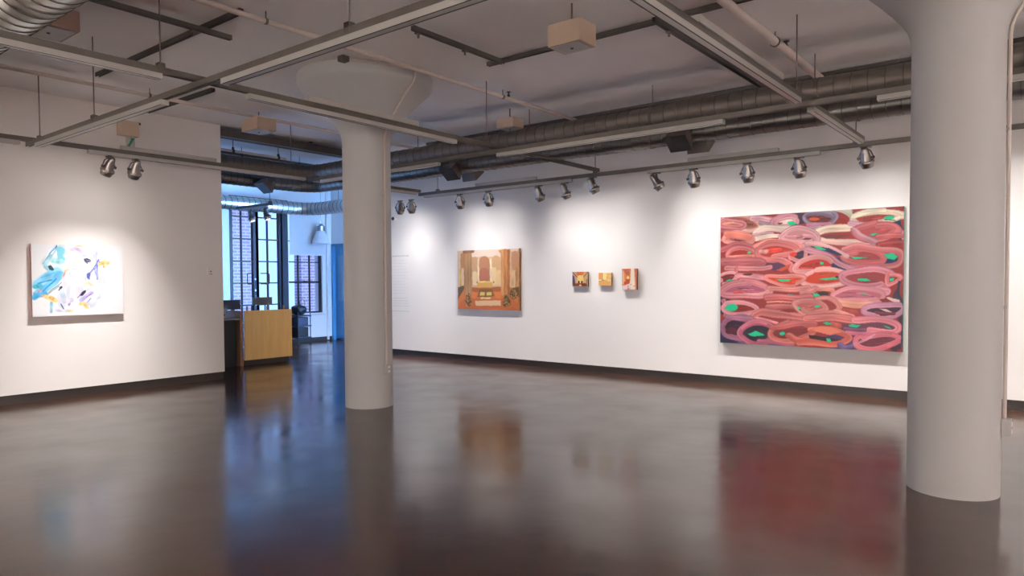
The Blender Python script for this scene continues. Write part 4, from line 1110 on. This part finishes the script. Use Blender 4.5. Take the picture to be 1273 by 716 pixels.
# ---- three small panels
def small(c4_, label, paintf, side, depth=.04):
    w = [at(x, y, 'y', YF - depth) for x, y in c4_]
    x0, x1, z1, z0 = (w[0].x + w[3].x) / 2, (w[1].x + w[2].x) / 2, (w[0].z + w[1].z) / 2, (w[2].z + w[3].z) / 2
    global C
    C = Canvas(x1 - x0, z1 - z0, 70, 84, (220, 170, 110)); paintf()
    C.a = C.a + np.random.default_rng(4).normal(0, 6, C.a.shape)
    t = thing('painting', label, 'painting', ((x0 + x1) / 2, YF, z0), 'three small panels in a row')
    C.build('canvas', (x0, YF - depth, z1), (x1 - x0, 0, 0), (0, 0, z0 - z1), (0, -1, 0), depth, side, t, .9); done(t)


def pa():
    C.poly([(0, 0), (1, 0), (1, 1), (0, 1)], (206, 140, 84)); C.poly([(0, 0), (.25, 0), (.3, 1), (0, 1)], (196, 156, 138)); C.poly([(0, .2), (.13, .3), (.2, .85), (0, .9)], (88, 70, 84))
    C.poly([(.75, 0), (1, 0), (1, 1), (.72, 1)], (206, 160, 116)); C.poly([(.3, 0), (.72, 0), (.7, .25), (.32, .25)], (200, 104, 48)); C.poly([(.32, .25), (.7, .22), (.72, .75), (.3, .75)], (246, 220, 140))
    for x in (.38, .5, .62): C.stroke([(x, .25), (x, .62)], .012, (196, 130, 60), edge=.1)
    C.ell(.42, .7, .07, .1, (70, 40, 26)); C.ell(.62, .7, .07, .1, (70, 40, 26)); C.poly([(.1, .8), (.9, .78), (1, 1), (0, 1)], (118, 62, 36)); C.ell(.52, .93, .1, .07, (236, 190, 160))
    C.stroke([(0, 0), (.3, .35)], .014, (70, 56, 50)); C.stroke([(1, 0), (.75, .35)], .014, (120, 84, 60)); C.poly([(.9, .5), (1, .5), (1, .9), (.88, .85)], (150, 120, 110))


def pb():
    C.poly([(0, 0), (1, 0), (1, .62), (0, .62)], (232, 188, 120)); C.poly([(0, 0), (.2, 0), (.2, .55), (0, .6)], (226, 150, 74)); C.poly([(.3, 0), (.6, 0), (.6, .5), (.3, .6)], (244, 214, 150))
    C.stroke([(.28, 0), (.28, .55)], .012, (150, 96, 44)); C.stroke([(.0, .62), (.25, .66), (.4, .55)], .014, (140, 92, 50)); C.poly([(0, .55), (.2, .52), (.2, .6), (0, .62)], (252, 238, 200))
    for k in range(22): C.ell(rr.uniform(.6, .95), rr.uniform(.05, .6), .05, .06, rr.choice([(206, 140, 66), (240, 206, 140), (226, 168, 92)]), .6)
    C.poly([(0, .68), (.4, .6), (1, .62), (1, 1), (0, 1)], (222, 168, 98)); C.ell(.75, .6, .06, .09, (246, 226, 180), .5); C.ell(.92, .62, .04, .12, (240, 200, 150), .5)


def pc():
    C.poly([(0, 0), (1, 0), (1, 1), (0, 1)], (244, 220, 206)); C.poly([(0, 0), (.62, 0), (.56, .6), (.2, .8), (0, .8)], (216, 130, 78)); C.poly([(.1, .05), (.5, .02), (.5, .3), (.3, .3)], (190, 104, 74))
    C.poly([(0, .1), (.12, .1), (.2, .7), (0, .75)], (220, 172, 140)); C.ell(.42, .42, .1, .08, (250, 226, 130)); C.poly([(.28, .5), (.56, .5), (.52, .7), (.2, .78)], (196, 82, 36)); C.ell(.2, .68, .08, .07, (180, 70, 44))
    C.poly([(.0, .84), (.45, .72), (.6, .74), (.6, 1), (0, 1)], (236, 208, 210)); C.poly([(.86, 0), (.98, 0), (.98, 1), (.92, 1)], (210, 100, 60)); C.poly([(.62, .0), (.84, 0), (.9, 1), (.66, 1)], (250, 228, 204))
    C.ell(.45, .95, .1, .06, (226, 150, 100)); C.ell(.42, .84, .04, .04, (160, 120, 170)); C.ell(.62, .74, .03, .03, (190, 90, 90)); C.ell(.84, .82, .05, .03, (214, 110, 90)); C.stroke([(.3, .12), (.5, .12)], .012, (170, 130, 160))


cx_ = lambda x, y: (706 + x / 13.54, 330 + y / 13.54)
small((cx_(75, 108), cx_(335, 106), cx_(335, 352), cx_(75, 352)), 'leftmost small panel, a golden chapel interior with dark edges', pa, (90, 70, 60))
small((cx_(518, 124), cx_(732, 124), cx_(732, 340), cx_(518, 338)), 'smallest middle panel, a pale ochre room scene', pb, (170, 130, 80))
small((cx_(910, 55), cx_(1155, 52), cx_(1152, 410), cx_(910, 410)), 'tallest right hand small panel in orange and cream with dark right edge', pc, (120, 60, 40), .05)

# ---- white abstract painting on the left wall
PD = .05
c4 = ((39.2, 303.2), (152.4, 306.2), (153.2, 390.2), (39.8, 393.4))
w = [at(x, y, 'x', XL + PD) for x, y in c4]
y0, y1, z1, z0 = (w[0].y + w[3].y) / 2, (w[1].y + w[2].y) / 2, (w[0].z + w[1].z) / 2, (w[2].z + w[3].z) / 2
f2 = mapper(*c4, 1.0, 1.07)
C = Canvas(y1 - y0, z1 - z0, 380, 300, (242, 242, 244))
g = lambda x, y: f2(34 + x / 7.016, 298 + y / 7.016)
um = (y1 - y0) / 113.5 / 7.016 * 1.2
C.deep = 1.12; C.blur = 2; C.wamp = .006; C.wk = 14


def S7(pts, w_, col, **kw): C.stroke(smooth([g(*p) for p in pts]), w_ * um, col, **{'edge': .03, 'streak': .06, 'hard': .35, **kw})
def P7(pts, col): C.poly([g(*p) for p in pts], col)


BL, TQ, LV, VI, OR, DK = (96, 178, 226), (140, 208, 222), (222, 222, 240), (150, 150, 216), (240, 206, 140), (70, 76, 104)
for k in range(9): S7([(330 + k * 34, 80 + (k % 3) * 30), (300 + k * 38, 330), (290 + k * 36, 560 - (k % 4) * 30)], 70, [(234, 234, 246), (240, 236, 244), (230, 234, 248)][k % 3])
for k in range(6): S7([(60 + k * 16, 470 - k * 14), (200 + k * 14, 330 - k * 6)], 34, [(120, 190, 234), (150, 208, 240), (104, 180, 226)][k % 3])
S7([(150, 200), (220, 100), (300, 50)], 60, (226, 238, 246)); P7([(245, 60), (300, 58), (330, 90), (318, 200), (270, 215), (255, 130)], TQ); S7([(140, 210), (190, 120), (255, 60)], 10, (120, 160, 190)); S7([(150, 190), (230, 110), (248, 70)], 8, (150, 190, 214))
S7([(200, 140), (160, 220), (180, 260)], 34, (176, 218, 228)); S7([(230, 180), (290, 190)], 50, (166, 216, 222)); S7([(250, 70), (262, 48)], 8, (70, 110, 130))
S7([(260, 280), (180, 330), (90, 390)], 100, (150, 206, 238)); S7([(280, 300), (200, 390), (120, 440)], 70, (128, 198, 238)); S7([(240, 340), (180, 400), (135, 445)], 12, (50, 140, 210)); S7([(60, 500), (100, 480), (150, 470)], 50, (86, 180, 228)); S7([(60, 410), (100, 400)], 40, (80, 180, 200)); S7([(120, 330), (230, 290)], 20, (96, 186, 232)); S7([(90, 380), (200, 350)], 14, (70, 164, 222)); S7([(180, 460), (290, 370)], 5, (90, 110, 140))
S7([(90, 440), (110, 450)], 26, (190, 170, 200)); S7([(120, 490), (150, 480)], 24, (190, 180, 190))
P7([(182, 232), (205, 220), (236, 262), (215, 272), (190, 262)], (60, 92, 110))
S7([(390, 90), (430, 80), (480, 108)], 34, (206, 186, 224)); S7([(425, 55), (480, 58)], 16, OR); S7([(500, 130), (580, 120), (600, 160)], 70, LV); S7([(340, 140), (400, 150)], 60, (238, 238, 246))
S7([(305, 235), (400, 195), (470, 180)], 8, (246, 232, 190)); S7([(320, 260), (400, 230), (460, 205)], 8, (246, 232, 190)); S7([(350, 262), (430, 250)], 6, (210, 200, 226))
S7([(300, 330), (330, 270), (360, 262)], 16, (240, 196, 170)); S7([(305, 320), (325, 285)], 6, (190, 90, 120)); S7([(340, 310), (430, 260)], 12, (226, 218, 242))
for a in range(7): S7([(340 + a * 30, 340 + a * 14), (420 + a * 20, 300 + a * 26)], 56, (230 + a % 2 * 6, 230 + a % 3 * 4, 244))
S7([(470, 230), (560, 280), (620, 430)], 70, (234, 236, 248)); S7([(640, 300), (640, 440), (560, 560)], 60, (232, 236, 248))
P7([(488, 165), (520, 158), (550, 172), (552, 190), (505, 200), (490, 185)], DK); S7([(512, 178), (545, 182)], 5, (190, 190, 210)); S7([(500, 190), (520, 205)], 10, (110, 110, 130))
S7([(620, 175), (580, 230), (525, 320)], 12, (110, 110, 190)); S7([(600, 200), (606, 345)], 16, (150, 156, 226)); S7([(575, 240), (600, 320)], 10, (170, 176, 232)); P7([(512, 300), (530, 285), (550, 300), (540, 352), (520, 335)], (100, 112, 168)); S7([(605, 100), (600, 190)], 8, (180, 184, 214)); S7([(575, 260), (625, 190)], 6, (90, 90, 160))
S7([(620, 215), (660, 195), (700, 205)], 34, OR); S7([(655, 205), (665, 235)], 20, (244, 190, 120)); S7([(490, 400), (520, 375), (575, 400)], 26, (246, 226, 196)); S7([(530, 390), (560, 395)], 12, (240, 200, 180))
P7([(262, 440), (272, 408), (290, 400), (294, 412), (280, 445)], (56, 54, 80)); P7([(448, 478), (470, 450), (500, 440), (500, 455), (470, 486), (452, 490)], (62, 50, 84)); S7([(430, 510), (450, 480)], 6, (110, 110, 130))
S7([(460, 530), (500, 490), (545, 462)], 34, (196, 184, 226)); S7([(500, 500), (540, 470)], 10, (150, 130, 196)); S7([(505, 560), (540, 510)], 14, (176, 160, 214)); S7([(540, 590), (630, 470)], 8, (200, 208, 236)); S7([(520, 560), (620, 500)], 30, (226, 230, 246))
S7([(160, 495), (200, 505), (235, 525)], 42, (240, 208, 146)); S7([(190, 500), (220, 510)], 20, (226, 184, 110)); S7([(455, 560), (490, 560), (510, 590)], 34, OR); S7([(330, 615), (380, 625)], 18, (244, 222, 170)); S7([(330, 610), (345, 630)], 10, (236, 200, 130))
S7([(200, 545), (190, 590), (195, 630)], 22, (160, 204, 220)); S7([(290, 440), (310, 500), (300, 560)], 40, (206, 220, 236)); S7([(280, 560), (300, 600)], 8, (60, 70, 90)); S7([(240, 612), (320, 618)], 26, (216, 216, 240)); S7([(350, 570), (360, 555)], 20, (176, 156, 206)); S7([(310, 540), (380, 530)], 40, (228, 220, 240)); S7([(180, 470), (270, 400)], 3, (70, 80, 100))
t = thing('painting', 'white abstract painting with blue, lilac and orange marks on the left wall', 'painting', (XL, (y0 + y1) / 2, z0))
C.build('canvas', (XL + PD, y0, z1), (0, y1 - y0, 0), (0, 0, z0 - z1), (1, 0, 0), PD, (206, 150, 146), t, .94)
done(t)

# ------------------------------------------------------------------ small wall things
# wall text panel, letters too small to read
t = thing('wall_text', 'faint grey exhibition text on the far wall beside the left column', 'wall text', (-10, YF, 1.4))
b = bmesh.new(); rr = random.Random(11)
xA = at(480, 350, 'y', YF).x - .35; xE = at(509, 350, 'y', YF).x


def textline(z, h, a, e):
    x = a
    while x < e - .02:
        wd = min(rr.uniform(.02, .07) * (h / .012) ** .5, e - x)
        box(b, (x, YF - .0015, z), (x + wd, YF + .001, z + h)); x += wd + .014
textline(at(495, 319, 'y', YF).z, .022, xA, xE)
for k in range(4): textline(at(495, 371 + k * 3.1, 'y', YF).z, .009, xA, xE - rr.uniform(0, .1))
textline(at(495, 387, 'y', YF).z, .012, xA, xE - .02)
for k in range(12): textline(at(495, 324 + k * 3.7, 'y', YF).z, .005, xA, xE - rr.uniform(0, .15))
obj('lettering', b, 'vinyl', t); done(t)

q = at(491, 272, 'y', YF)
t = thing('security_camera', 'small white security camera with black eye on the far wall by the column', 'camera', q)
b = bmesh.new(); lathe(b, [(.055, 0), (.055, .02), (.045, .05)], 24, Matrix.Translation(q) @ Matrix.Rotation(PI / 2, 4, 'X')); obj('mounting_plate', b, 'white', t, True)
b = bmesh.new(); lathe(b, [(.036, .045), (.034, .06), (.022, .076), (.004, .082)], 20, Matrix.Translation(q) @ Matrix.Rotation(PI / 2, 4, 'X')); obj('lens_dome', b, 'black', t, True)
done(t)

q = at(261, 337.5, 'x', XL)
t = thing('thermostat', 'small white thermostat near the end of the left wall', 'thermostat', q)
b = bmesh.new(); cbox(b, (XL + .012, q.y, q.z), (.026, .085, .11), bev=.006); obj('cover', b, 'wall', t)
b = bmesh.new(); lathe(b, [(.010, 0), (.008, .01)], 14, Matrix.Translation((XL + .024, q.y, q.z)) @ Matrix.Rotation(PI / 2, 4, 'Y')); obj('dial', b, 'slot', t)
b = bmesh.new()
for k in range(4): cbox(b, (XL + .0255, q.y, q.z - .03 - k * .006), (.002, .05, .002))
obj('vent', b, 'slot', t); done(t)

# emergency light box with green sign under it
q0 = at(149, 167, 'x', XL + .1); q1 = at(173, 152, 'x', XL + .1)
t = thing('exit_sign', 'beige emergency unit with green lettered panel high on the left wall', 'exit sign', (XL, (q0.y + q1.y) / 2, q0.z))
b = bmesh.new(); box(b, (XL, q0.y, q0.z), (XL + .1, q1.y, q1.z), bev=.006); obj('housing', b, 'beige', t)
b = bmesh.new(); ya, yb = q0.y + .10, q1.y - .04; za, zb = q0.z - .17, q0.z
box(b, (XL + .045, ya, za), (XL + .05, yb, zb)); pn = obj('sign_panel', b, 'acrylic', t)
b = bmesh.new()
hh = zb - za - .03


def bar(p, q_, w_):
    p = Vector(p); q_ = Vector(q_); d = (q_ - p).normalized(); n_ = Vector((0, -d.z, d.y)) * w_ / 2; x_ = XL + .0515
    v = [b.verts.new((x_ + dx, s_.y, s_.z)) for dx in (0, .002) for s_ in (p + n_, q_ + n_, q_ - n_, p - n_)]
    for f in ((0, 1, 2, 3), (7, 6, 5, 4), (0, 4, 5, 1), (1, 5, 6, 2), (2, 6, 7, 3), (3, 7, 4, 0)): b.faces.new([v[i] for i in f])


ym = (ya + yb) / 2
bar((0, ym - .035, za + .02), (0, ym + .035, zb - .02), .03); bar((0, ym + .0, zb - .028), (0, ym + .05, zb - .022), .016); bar((0, ym - .045, za + .03), (0, ym - .01, za + .03), .014)
obj('green_marking', b, 'green', pn); 
b = bmesh.new()
for y_ in (q0.y - .02, q1.y + .01): lathe(b, [(.012, 0), (.02, .03), (.02, .034)], 14, Matrix.Translation((XL + .05, y_, q1.z - .02)) @ Matrix.Rotation(PI / 2, 4, 'Y'))
obj('lamp_head', b, 'black', t); done(t)

# column conduits
vdir = (CL - Vector((0, 0, 0))).normalized(); rdir = Vector((vdir.y, -vdir.x, 0))
angL = math.atan2(*(-vdir * .73 + rdir * .68).yx)
cz = ZC - .03
cl_top = CL + Vector((math.cos(angL), math.sin(angL), 0)) * .82
q = at(427, 72, 'z', cz)
column_conduit(CL, angL, 'thin conduit down the left column from the near crosswise rail', .52, '', extra=[(cl_top.x, cl_top.y, cz - .01), (cl_top.x + .03, cl_top.y - .05, cz), ((cl_top.x + q.x) / 2 + .02, (cl_top.y + q.y) / 2, cz), (q.x, q.y, cz)])
b = bmesh.new(); cbox(b, (q.x, q.y, cz - .01), (.09, .09, .06), bev=.006); jb = obj('junction_box', b, 'strutdark', bpy.data.objects['electrical_conduit']); jb.location = -bpy.data.objects['electrical_conduit'].location
v2 = CR.normalized(); r2 = Vector((v2.y, -v2.x, 0))
angR = math.atan2(*(-v2 * .10 + r2 * .99).yx)
d_ = Vector((math.cos(angR), math.sin(angR), 0))
column_conduit(CR, angR, 'painted conduit down the right edge of the big right column', .54, '', extra=[CR + d_ * .84 + Vector((0, 0, ZC - .03)), CR + d_ * 1.6 + Vector((0, 0, ZC - .03))])

# ------------------------------------------------------------------ reception desk and office things
XD = -11.46
t = thing('reception_desk', 'maple fronted reception desk at the office opening', 'desk', (XD - .3, 7.2, 0))
b = bmesh.new(); box(b, (XD - .03, 6.82, .10), (XD, 7.785, .985), bev=.003); obj('front_panel', b, 'ply', t)
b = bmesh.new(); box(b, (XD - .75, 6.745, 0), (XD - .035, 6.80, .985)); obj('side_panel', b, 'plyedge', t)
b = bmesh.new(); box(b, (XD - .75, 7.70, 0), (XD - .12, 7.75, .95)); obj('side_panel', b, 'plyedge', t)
b = bmesh.new(); box(b, (XD - .09, 6.80, 0), (XD - .07, 7.72, .11)); obj('kick_plate', b, 'kick', t)
b = bmesh.new(); box(b, (XD - .80, 6.80, .72), (XD - .035, 7.70, .75)); obj('worktop', b, 'desk', t)
b = bmesh.new(); box(b, (XD - .80, 5.2, .83), (XD - .02, 6.74, .865), bev=.004); obj('side_counter', b, 'desk', t)
b = bmesh.new(); box(b, (XD - .76, 5.25, 0), (XD - .10, 6.70, .825)); cb = obj('cupboard', b, 'dcab', t)
b = bmesh.new()
for k in range(3): box(b, (XD - .10, 5.3 + k * .47, .12), (XD - .082, 5.74 + k * .47, .80), bev=.003)
obj('cupboard_door', b, 'dcab', cb)
for y_ in (6.90, 7.30, 7.64):
    b = bmesh.new(); box(b, (XD - .06, y_ - .013, .985), (XD - .035, y_ + .013, 1.06)); obj('post', b, 'plyedge', t)
done(t)
# monitor
t = thing('computer_monitor', 'dark monitor seen from behind at the left end of the desk', 'monitor', (XD - .45, 6.9, .75))
b = bmesh.new(); box(b, (XD - .50, 6.68, .995), (XD - .46, 7.02, 1.17), bev=.006); obj('screen', b, 'navy', t)
b = bmesh.new(); box(b, (XD - .53, 6.86, .752), (XD - .50, 6.92, 1.05)); box(b, (XD - .6, 6.83, .752), (XD - .42, 7.0, .765)); obj('stand', b, 'black', t); done(t)
# ribbed grey letter tray raised on feet
t = thing('letter_tray', 'ribbed grey tray standing behind the maple panel', 'tray', (XD - .4, 7.43, .75))
b = bmesh.new(); box(b, (XD - .42, 7.22, 1.065), (XD - .38, 7.62, 1.21), bev=.004)
for k in range(4): box(b, (XD - .378, 7.23, 1.08 + k * .034), (XD - .37, 7.61, 1.095 + k * .034))
obj('tray_front', b, 'greybox', t)
b = bmesh.new(); box(b, (XD - .66, 7.24, 1.06), (XD - .42, 7.60, 1.075)); obj('shelf', b, 'greybox', t)
for y_ in (7.28, 7.56):
    b = bmesh.new(); box(b, (XD - .55, y_, .752), (XD - .53, y_ + .015, 1.06)); obj('leg', b, 'black', t)
done(t)
b = bmesh.new()
for k in range(5): cbox(b, (XD - .25 - .004 * k, 7.25 + .003 * k, .755 + .02 + .042 * k), (.21, .30, .04), bev=.002)
tag(obj('paper_stack', b, 'paper'), 'white stack of papers peeking above the maple panel', 'papers')
# printer on side counter
t = thing('printer', 'pale grey printer with dark lid on the side counter', 'printer', (XD - .4, 6.42, .865))
b = bmesh.new(); box(b, (XD - .60, 6.28, .866), (XD - .22, 6.62, 1.03), bev=.01); obj('body', b, mat('pale grey plastic', (150, 152, 160), .5), t)
b = bmesh.new(); box(b, (XD - .59, 6.29, 1.03), (XD - .25, 6.61, 1.055), bev=.006); obj('lid', b, 'navy', t)
b = bmesh.new(); box(b, (XD - .24, 6.33, .90), (XD - .215, 6.57, .93)); obj('paper_slot', b, 'black', t); done(t)
b = bmesh.new()
tube(b, [(XD - .4, 6.12, .866), (XD - .4, 6.12, .90), (XD - .4, 6.12, .97), (XD - .4, 6.12, 1.02)], [.10, .12, .11, .05], 18)
tube(b, [(XD - .4, 6.04, 1.0), (XD - .4, 6.05, 1.07), (XD - .4, 6.12, 1.10), (XD - .4, 6.19, 1.07), (XD - .4, 6.20, 1.0)], .008, 8)
tag(obj('handbag', b, 'dcab', smooth=True), 'dark soft bag on the side counter next to the wall end', 'bag')

# cart right of the desk
q = at(372, 427, 'z', 0)
t = thing('utility_cart', 'dark two shelf cart standing right of the reception desk', 'cart', (q.x, q.y, 0))
cx, cy = q.x, q.y
b = bmesh.new()
for sx in (-1, 1):
    for sy in (-1, 1): tube(b, [(cx + sx * .22, cy + sy * .17, .06), (cx + sx * .22, cy + sy * .17, .78)], .011, 8)
obj('frame_posts', b, 'black', t)
for z in (.14, .42, .66):
    b = bmesh.new(); box(b, (cx - .24, cy - .19, z), (cx + .24, cy + .19, z + .025), bev=.005); obj('shelf', b, 'navy', t)
for sx in (-1, 1):
    for sy in (-1, 1):
        b = bmesh.new(); tube(b, [(cx + sx * .22 - .012, cy + sy * .17, .03), (cx + sx * .22 + .012, cy + sy * .17, .03)], .03, 12); obj('caster', b, 'black', t)
done(t)
b = bmesh.new(); rr = random.Random(5)
bmesh.ops.create_icosphere(b, subdivisions=3, radius=1, matrix=Matrix.Translation((cx, cy, .81)) @ Matrix.Diagonal((.2, .16, .13, 1)))
for v in b.verts:
    k = 1 + .16 * math.sin(v.co.x * 31 + v.co.z * 19) * math.cos(v.co.y * 27); v.co = Vector((cx, cy, .81)) + (v.co - Vector((cx, cy, .81))) * k
    v.co.z = max(v.co.z, .687)
bg = tag(obj('black_bag', b, 'black', smooth=True), 'lumpy black bag with a wire handle on top of the dark cart', 'bag')
b = bmesh.new(); tube(b, [(cx + .1, cy - .04, .85)] + arc((cx + .1, cy + .03, 1.0), .07, 180, 0, 'yz', 8) + [(cx + .1, cy + .1, .85)], .006, 8)
obj('wire_handle', b, 'black', bg, True)
b = bmesh.new(); box(b, (cx - .18, cy - .14, .446), (cx + .18, cy + .14, .64), bev=.01)
tag(obj('storage_bin', b, 'navy'), 'dark blue bin on the middle shelf of the cart', 'bin')
b = bmesh.new(); box(b, (cx - .18, cy - .14, .166), (cx + .18, cy + .14, .40), bev=.01)
tag(obj('storage_bin', b, 'black'), 'black bin on the bottom shelf of the cart', 'bin')

# pendant lamp
q = at(399, 303, 'y', 10.7)
t = thing('pendant_lamp', 'white bell shaped pendant lamp hanging in the office', 'lamp', (q.x, q.y, q.z))
Mx = Matrix.Translation((q.x, q.y, q.z))
b = bmesh.new(); lathe(b, [(.225, 0), (.21, .03), (.175, .14), (.14, .23), (.115, .29), (.10, .31), (.095, .31), (.11, .285), (.135, .225), (.168, .135), (.203, .03), (.215, .002)], 36, Mx, cap0=False, cap1=False)
obj('lamp_shade', b, 'enamel', t, True)
b = bmesh.new(); lathe(b, [(.09, .30), (.10, .32), (.10, .43), (.05, .46), (.02, .50)], 24, Mx); obj('ballast_housing', b, 'alu', t, True)
b = bmesh.new(); lathe(b, [(.03, .29), (.055, .22), (.06, .16), (.04, .10), (.01, .08)], 18, Mx); obj('bulb', b, 'white', t, True)
b = bmesh.new(); tube(b, [(q.x, q.y, q.z + .49), (q.x, q.y, ZC - .001)], .006, 8); obj('cord', b, 'alu', t); done(t)
# white conduit on the corner pilaster
b = bmesh.new(); tube(b, [(XB + .03, 11.10, .02), (XB + .03, 11.10, 3.1), (XB + .03, 11.10, ZC)], .03, 12)
tag(obj('riser_pipe', b, 'white', smooth=True), 'white vertical pipe in the office corner beside the shade', 'pipe')

# ------------------------------------------------------------------ daylight
W = bpy.data.worlds.new('sky'); SC.world = W; W.use_nodes = True
wb = W.node_tree.nodes['Background']
wb.inputs[0].default_value = (0.33, 0.54, 1.0, 1); wb.inputs[1].default_value = 2.0
# added area lamps in the unseen windows, sky portals in the seen ones
def window_light(y, z, sy, sz, power, portal=False):
    ld = bpy.data.lights.new('window_area', 'AREA'); ld.shape = 'RECTANGLE'; ld.size = sz; ld.size_y = sy; ld.energy = power; ld.color = (.29, .54, 1.0)
    if portal: ld.cycles.is_portal = True
    o = bpy.data.objects.new('window_area', ld); COL.objects.link(o); o.location = (XB - .16, y, z); o.rotation_euler = (0, -PI / 2, 0)
    return o


window_light((H0 + H1) / 2, (HB_ + HT) / 2, H1 - H0, HT - HB_, 220)  # added blue lamp behind the unseen long window
ld = bpy.data.lights.new('window_area', 'AREA'); ld.shape = 'RECTANGLE'; ld.size = OX1 - OX0; ld.size_y = 2.7; ld.energy = 4000; ld.color = (.22, .48, 1.0)  # strong blue lamp added behind the unseen end wall window
lo = bpy.data.objects.new('window_area', ld); COL.objects.link(lo); lo.location = ((OX0 + OX1) / 2, YB + .17, 2.05); lo.rotation_euler = (-PI / 2, 0, 0)
ld = bpy.data.lights.new('sun', 'SUN'); ld.energy = 3.4; ld.color = (.66, .74, 1.0); ld.angle = .05  # bluish sun added to brighten the brick facades
lo = bpy.data.objects.new('sun', ld); COL.objects.link(lo); lo.matrix_world = aim_matrix((0, 0, 0), (-.5, .12, -.9))
window_light((D0 + D1y) / 2, 1.75, D1y - D0, 3.4, 0, True)
window_light((W0 + W1) / 2, 2.0, W1 - W0, 2.5, 0, True)

# ------------------------------------------------------------------ camera
cd = bpy.data.cameras.new('camera'); cam = bpy.data.objects.new('camera', cd); COL.objects.link(cam)
cd.sensor_fit = 'HORIZONTAL'; cd.sensor_width = 36.0; cd.lens = CF * 36.0 / 1273
cd.shift_y = -CSY / 1273
cd.clip_start = .05; cd.clip_end = 200
m3 = Matrix((RT, UP, -FW)).transposed()
cam.matrix_world = Matrix.Translation(EYE) @ m3.to_4x4()
SC.camera = cam
vs = SC.view_settings; vs.view_transform = 'Standard'; vs.look = 'None'; vs.gamma = 1; vs.use_curve_mapping = False; vs.exposure = 0.14
SC.cycles.use_denoising = True
SC.cycles.max_bounces = 10; SC.cycles.diffuse_bounces = 6; SC.cycles.glossy_bounces = 5
SC.cycles.caustics_reflective = False; SC.cycles.caustics_refractive = False
SC.cycles.sample_clamp_indirect = 8
